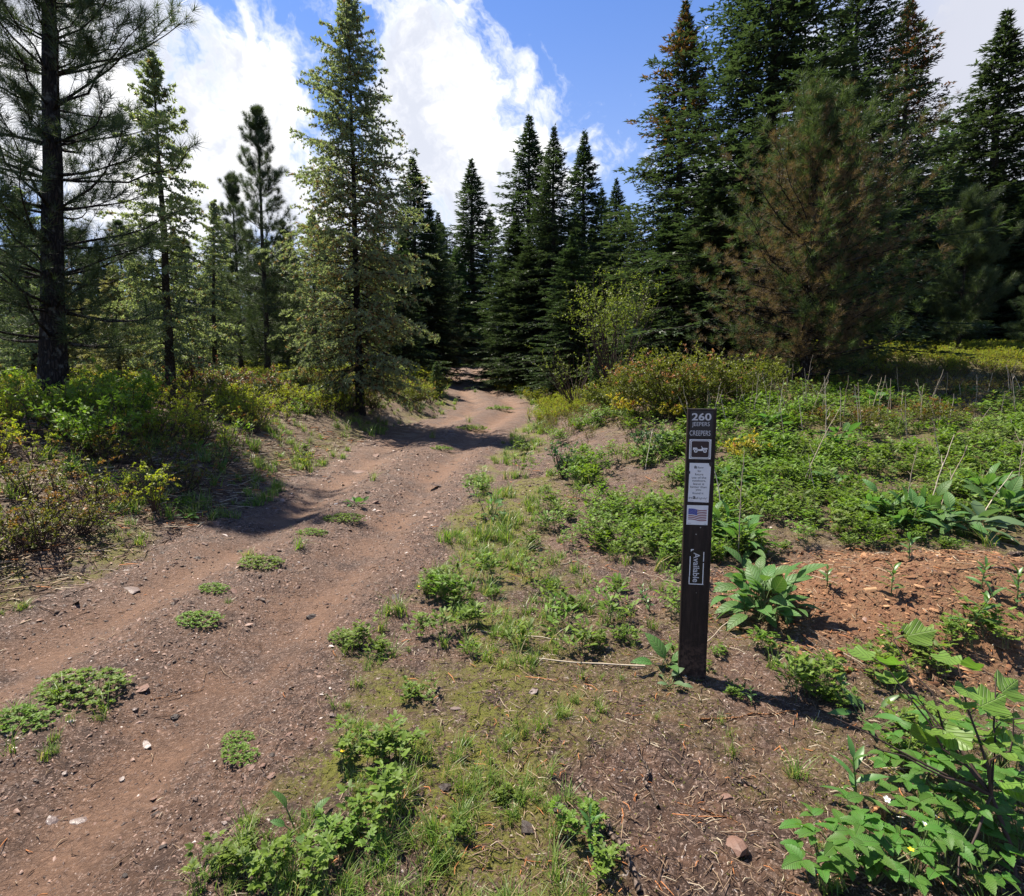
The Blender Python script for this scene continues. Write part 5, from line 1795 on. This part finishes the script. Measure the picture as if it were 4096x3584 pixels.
# ------------------------------------------------------------------ dry stalks standing on the right
def stalk(x, y, hgt, lean, label, seed, rad=.004, branches=2, group='dry stalks on the right flat', t=.6):
    g_ = np.random.default_rng(seed)
    K = 9
    s_ = np.linspace(0, 1, K)
    P_ = np.column_stack([lean[0] * s_ ** 1.2, lean[1] * s_ ** 1.2, hgt * s_]) + np.cumsum(g_.normal(0, .011 * hgt, (K, 3)), 0) * s_[:, None]
    a_ = Acc()
    a_.tubes(P_[None], (rad * (1 - .55 * s_))[None], 5, t)
    for b_ in range(branches):
        f_ = g_.uniform(.35, .9)
        p_ = np.array([np.interp(f_, s_, P_[:, c_]) for c_ in range(3)])
        an_ = g_.uniform(0, 6.283)
        e_ = p_ + np.array([math.cos(an_) * .5, math.sin(an_) * .5, .8]) * hgt * g_.uniform(.08, .22)
        a_.tubes(np.array([[p_, (p_ + e_) / 2 + g_.normal(0, .008, 3), e_]]), np.array([[rad * .6, rad * .5, rad * .3]]), 4, t)
    o = link('dry_stalk', a_.mesh('dry_stalk', M['stalk'], True))
    o.location = (x, y, h1(x, y) - .02)
    tag(o, label, 'dry stalk', group)


specials = [(826, 452, 1.50, (-.12, .1), 'tallest forked pale dry stalk standing upright right of the post'), (775, 400, .95, (.0, .2), 'straight pale stalk behind the post before the dark pine trunk'),
            (800, 492, 1.35, (.75, .4), 'long dry stalk leaning far right with a green tip'), (722, 520, 1.15, (-.12, .2), 'thin dark stalk arching up behind the post from the nearer clump'),
            (738, 560, 1.25, (.06, .1), 'thin grey stalk rising from the broad-leaved clump right of the post'), (942, 470, 1.0, (-.15, .1), 'broken pale stalk at the right of the flat'),
            (925, 520, 1.2, (.35, .1), 'stalk leaning right from behind the mound'), (935, 525, 1.05, (.5, .2), 'second leaning stalk from behind the mound'),
            (905, 515, .95, (.12, .1), 'dark upright stalk behind the mound'), (975, 530, .8, (.55, .1), 'low pale stalk leaning out over the drooping leaves'),
            (1018, 500, 1.3, (.1, .1), 'pale tall stalk at the right edge of the frame'), (815, 500, .7, (-.05, .1), 'thin stalk above the herb cover'),
            (645, 470, .8, (.25, .2), 'pale bent stalk left of the post top'), (690, 425, .75, (-.3, .1), 'bent reed left behind the post top')]
for k_, (px_, py_, h_, ln_, lb_) in enumerate(specials):
    x, y = spot(px_, py_)
    stalk(x, y, h_ * .62, (ln_[0] * .6, ln_[1] * .6), lb_, 1000 + k_, .0055, 3, t=.65 + .35 * (k_ % 3 == 0))
g2 = np.random.default_rng(55)
for k_ in range(90):
    px_, py_ = g2.uniform(690, 1030), g2.uniform(392, 440)
    x, y = spot(px_, py_)
    if y > 14:
        continue
    stalk(x, y, g2.uniform(.25, .75), (g2.normal(0, .08), g2.normal(0, .08)), 'short dry stalk ' + ('in front of the waxy bush' if px_ < 780 else 'in front of the browning pine trunk' if px_ < 850 else 'before the shaded meadow' if px_ < 960 else 'near the right edge') + ', among brownish shrubs', 1100 + k_, .0058, int(g2.integers(0, 3)), t=float(g2.uniform(.4, 1)))


# ------------------------------------------------------------------ sticks, stones, wood
def stick(px0, py0, px1, py1, rad, label, seed, mat='woodgrey', lift=0.0, name='stick', cat='stick', group=None):
    g_ = np.random.default_rng(seed)
    xa, ya = spot(px0, py0)
    xb, yb = spot(px1, py1)
    K = 9
    s_ = np.linspace(0, 1, K)
    Lh = math.hypot(xb - xa, yb - ya)
    x = xa + (xb - xa) * s_ + g_.normal(0, .02 * Lh, K) * np.sin(s_ * math.pi)
    y = ya + (yb - ya) * s_ + g_.normal(0, .02 * Lh, K) * np.sin(s_ * math.pi)
    z = H(x, y)
    z = np.maximum(z, np.interp(s_, [0, 1], [z[0], z[-1]]) - .002) + rad * .6 + lift * np.sin(s_ * math.pi)
    c_ = np.array([xa, ya, z[0]])
    P_ = np.column_stack([x, y, z]) - c_
    a_ = Acc()
    a_.tubes(P_[None], (rad * (1 - .45 * s_) * g_.uniform(.85, 1.15, K))[None], 7, float(g_.uniform(.5, .95)))
    o = link(name, a_.mesh(name, M[mat], True))
    o.location = c_
    tag(o, label, cat, group)


stick(640, 895, 578, 780, .011, 'long weathered grey branch running to the bottom edge', 1)
stick(658, 810, 635, 742, .007, 'short grey stick lying right of the long branch', 2)
stick(645, 667, 533, 660, .0045, 'thin pale stick lying crosswise left of the post foot', 3, 'stalk')
stick(560, 640, 480, 632, .003, 'thin grass stalk lying left of the pale stick', 4, 'stalk')
stick(700, 720, 800, 712, .004, 'orange-brown stick lying right below the post foot', 5, 'woodorange')
stick(735, 775, 765, 800, .006, 'split pale stick on the seedling carpet', 6)
stick(860, 760, 880, 752, .004, 'grey twig left of the lower lily', 7)
stick(845, 780, 880, 765, .003, 'thin twig near the lower lily', 8)
stick(770, 600, 690, 655, .003, 'long straw lying behind the post foot', 9, 'stalk', .02)
stick(1024, 572, 955, 570, .006, 'pale stick on the mound at the right edge', 10)
stick(800, 520, 740, 500, .004, 'straw lying in the herbs right of the post', 11, 'stalk', .03)
stick(900, 432, 850, 445, .008, 'dark fallen branch on the right flat', 12, 'twig', .03)
stick(905, 445, 862, 438, .006, 'crossing dark fallen branch on the right flat', 13, 'twig', .03)
stick(30, 545, 130, 500, .006, 'dead branch on the littered left bank', 14, 'woodgrey', .03)
stick(0, 560, 75, 540, .005, 'dead twig at the left edge of the bank', 15, 'woodgrey', .02)
stick(150, 700, 205, 690, .0018, 'fallen pine needle pair on the trail', 16, 'woodorange')
stick(340, 715, 360, 745, .0018, 'orange needle pair in the moss', 17, 'woodorange')
stick(440, 790, 470, 815, .0020, 'orange needle on the soil, bottom middle', 18, 'woodorange')
stick(463, 790, 458, 830, .0020, 'orange needle crossing its neighbour, bottom middle', 19, 'woodorange')
stick(672, 803, 742, 826, .0026, 'reddish twig on the bare soil, bottom right of centre', 20, 'woodorange')
stick(545, 735, 520, 772, .0018, 'thin needle on soil right of the lush herb', 21, 'woodorange')
stick(700, 545, 640, 535, .003, 'pale straw crossing behind the post left side', 22, 'stalk', .01)
stick(690, 590, 630, 570, .003, 'pale twig left behind the post', 23, 'stalk', .01)
stick(560, 565, 610, 556, .003, 'thin straw on the upper open soil', 24, 'stalk')


def rock(px, py, size, label, seed, mat='stone', flat=.45, name='stone', cat='stone', stretch=1.3, group=None):
    g_ = np.random.default_rng(seed)
    import bmesh
    bm = bmesh.new()
    bmesh.ops.create_icosphere(bm, subdivisions=2, radius=1)
    for v_ in bm.verts:
        c = v_.co
        k = 1 + .35 * (vnoise(np.array([c.x * 1.7 + seed]), np.array([c.y * 1.7 + c.z * 2.1]), seed)[0] - .5) * 2
        v_.co = Vector((round(c.x * k * 2.2) / 2.2 * .5 + c.x * k * .5, c.y * k, c.z * k))
    me = bpy.data.meshes.new(name)
    bm.to_mesh(me)
    bm.free()
    me.materials.append(M[mat])
    x, y = spot(px, py)
    o = link(name, me)
    o.location = (x, y, h1(x, y) + size * flat * .05)
    o.scale = (size * stretch, size, size * flat)
    o.rotation_euler = (g_.normal(0, .15), g_.normal(0, .15), g_.uniform(0, 3.1))
    tag(o, label, cat, group)


rock(312, 617, .026, 'blackish squarish rock on the right rut of the trail', 1, 'stonedark', .6)
rock(130, 590, .038, 'flat wet glinting stone in the left rut', 2, 'stonepale', .16, stretch=1.7)
rock(235, 592, .024, 'flat reddish stone with white glint on the median', 3, 'stone', .25)
rock(360, 472, .07, 'flat reddish rock slab in the left rut below the tree shadow', 4, 'stone', .2, stretch=1.8)
rock(375, 456, .07, 'flat slab near the shadow edge in the left rut', 5, 'stone', .2, stretch=1.6)
rock(440, 486, .09, 'pale wet flat stone in the right rut', 6, 'stonepale', .10, stretch=2.2)
rock(398, 470, .03, 'small pale stone between the ruts', 7, 'stonepale', .3)
rock(375, 503, .035, 'reddish stone in the right rut', 8, 'stone', .4)
rock(142, 690, .024, 'thin brown chip of rock right of the large leafy mat', 9, 'stone', .2, stretch=1.6)
rock(145, 745, .014, 'dark wet stone on the trail, lower left', 10, 'stonepale', .2, stretch=2)
rock(135, 709, .010, 'small round white pebble on the trail below the leafy mat', 11, 'stonepale', .5)
rock(78, 822, .014, 'pale wet stone on the trail near the bottom left', 12, 'stonepale', .3, stretch=1.6)
rock(52, 822, .016, 'pale stone left of the bottom left wet one', 13, 'stonepale', .3)
rock(175, 718, .016, 'small dark stone beside the lighter gravel', 14, 'stonedark', .5)
rock(395, 598, .03, 'dark flat stone at the right trail edge', 15, 'stonedark', .3, stretch=1.8)
rock(457, 708, .018, 'flat pinkish bark flake in the verge', 16, 'stonepale', .12, stretch=1.8)
rock(334, 714, .017, 'pinkish leaf-like flake in the moss', 17, 'stonepale', .15)
rock(533, 692, .018, 'pinkish flake on the soil right of the verge', 18, 'stonepale', .15)
rock(782, 545, .0, 'placeholder', 19) if False else None
rock(781, 633, .009, 'tiny white pebble below the big wet clump', 20, 'stonepale', .5)
rock(735, 850, .030, 'rounded brown clod half hidden in grass at the bottom', 21, 'stone', .7)
rock(725, 798, .016, 'small tan stone on the seedling carpet', 22, 'stone', .5)
rock(560, 808, .022, 'charred black lump on the soil near the branch', 23, 'stonedark', .5)
rock(528, 830, .022, 'charred lump at the bottom middle', 24, 'stonedark', .5)
rock(445, 790, .018, 'charred lump among orange needles', 25, 'stonedark', .5)
rock(458, 398, .10, 'pale stone in the left rut at the bend', 26, 'stonepale', .3)
rock(240, 552, .02, 'small dark stone in the left rut', 27, 'stonedark', .5)
g3 = np.random.default_rng(66)
for k_ in range(30):
    py_ = float(g3.uniform(430, 890))
    lo, hi = np.interp(py_, [430, 500, 620, 900], [395, 250, 0, 0]), np.interp(py_, [430, 500, 620, 780, 900], [500, 445, 380, 280, 150])
    px_ = float(g3.uniform(lo, hi))
    rock(px_, py_, float(g3.uniform(.006, .012)) * np.interp(py_, [430, 600, 900], [3.5, 1.3, .8]), ['reddish', 'pale', 'brown', 'dark'][k_ % 4] + ' small stone ' + ['in the left rut', 'near the median', 'in the right rut'][min(2, int(3 * (px_ - lo) / (hi - lo)))] + (' in the foreground' if py_ > 700 else ' mid-trail' if py_ > 540 else ' far up the trail'), 200 + k_,
         ['stone', 'stonepale', 'stone', 'stonedark'][k_ % 4], .35, group='small stones in the trail')


def slab(px, py, L, Wd, Ht, label, rz, mat='woodorange', tilt=(0, 0), name='wood_chunk', cat='wood'):
    g_ = np.random.default_rng(int(px))
    nx = 8
    v, f = [], []
    for i in range(nx + 1):
        s_ = i / nx - .5
        e_ = (1 - abs(s_ * 2) ** 4) * .4 + .6
        for yy, zz in ((-.5, 0), (-.42, 1), (.0, 1.15), (.40, .9), (.5, 0)):
            v.append((s_ * L + g_.normal(0, .012 * L), yy * Wd * e_ + g_.normal(0, .05 * Wd), zz * Ht * e_ * g_.uniform(.8, 1.2)))
    for i in range(nx):
        for j in range(4):
            a_ = i * 5 + j
            f.append((a_, a_ + 5, a_ + 6, a_ + 1))
    f.append((0, 1, 2, 3, 4))
    f.append(tuple(nx * 5 + k for k in (4, 3, 2, 1, 0)))
    me = bpy.data.meshes.new(name)
    me.from_pydata(v, [], f)
    me.materials.append(M[mat])
    x, y = spot(px, py)
    o = link(name, me)
    o.location = (x, y, h1(x, y) - .003)
    o.rotation_euler = (tilt[0], tilt[1], rz)
    tag(o, label, cat)


slab(845, 672, .115, .045, .018, 'split orange wood chunk below the mound left of the herb mass', .05)
slab(838, 655, .05, .03, .035, 'upright splintered wood stub behind the split chunk', 1.4, tilt=(0, -.9))
slab(905, 630, .09, .028, .012, 'curled bark piece on the front of the mound', .6, 'woodgrey')
slab(880, 560, .10, .022, .006, 'pale wood splinter on top of the mound', -.2, 'woodorange')
slab(1015, 555, .14, .05, .018, 'dark bark piece on the mound at the right edge', .3, 'woodgrey')
slab(735, 782, .055, .022, .006, 'pinkish bark flake with white sheen at the bottom', -.5, 'woodgrey')
slab(880, 815, .05, .035, .015, 'crumbled wood lump under the lower lily', .5, 'woodorange')
slab(620, 815, .035, .012, .004, 'thin wood chip right of the grey branch', .9, 'woodgrey')
slab(360, 820, .04, .02, .006, 'orange wood flake in the lower left grass', -.3)

0 and print('TRIS', sum(sum(len(p.vertices) - 2 for p in m.polygons) if len(m.polygons) < 2000 else len(m.loops) - 2 * len(m.polygons) for m in bpy.data.meshes))
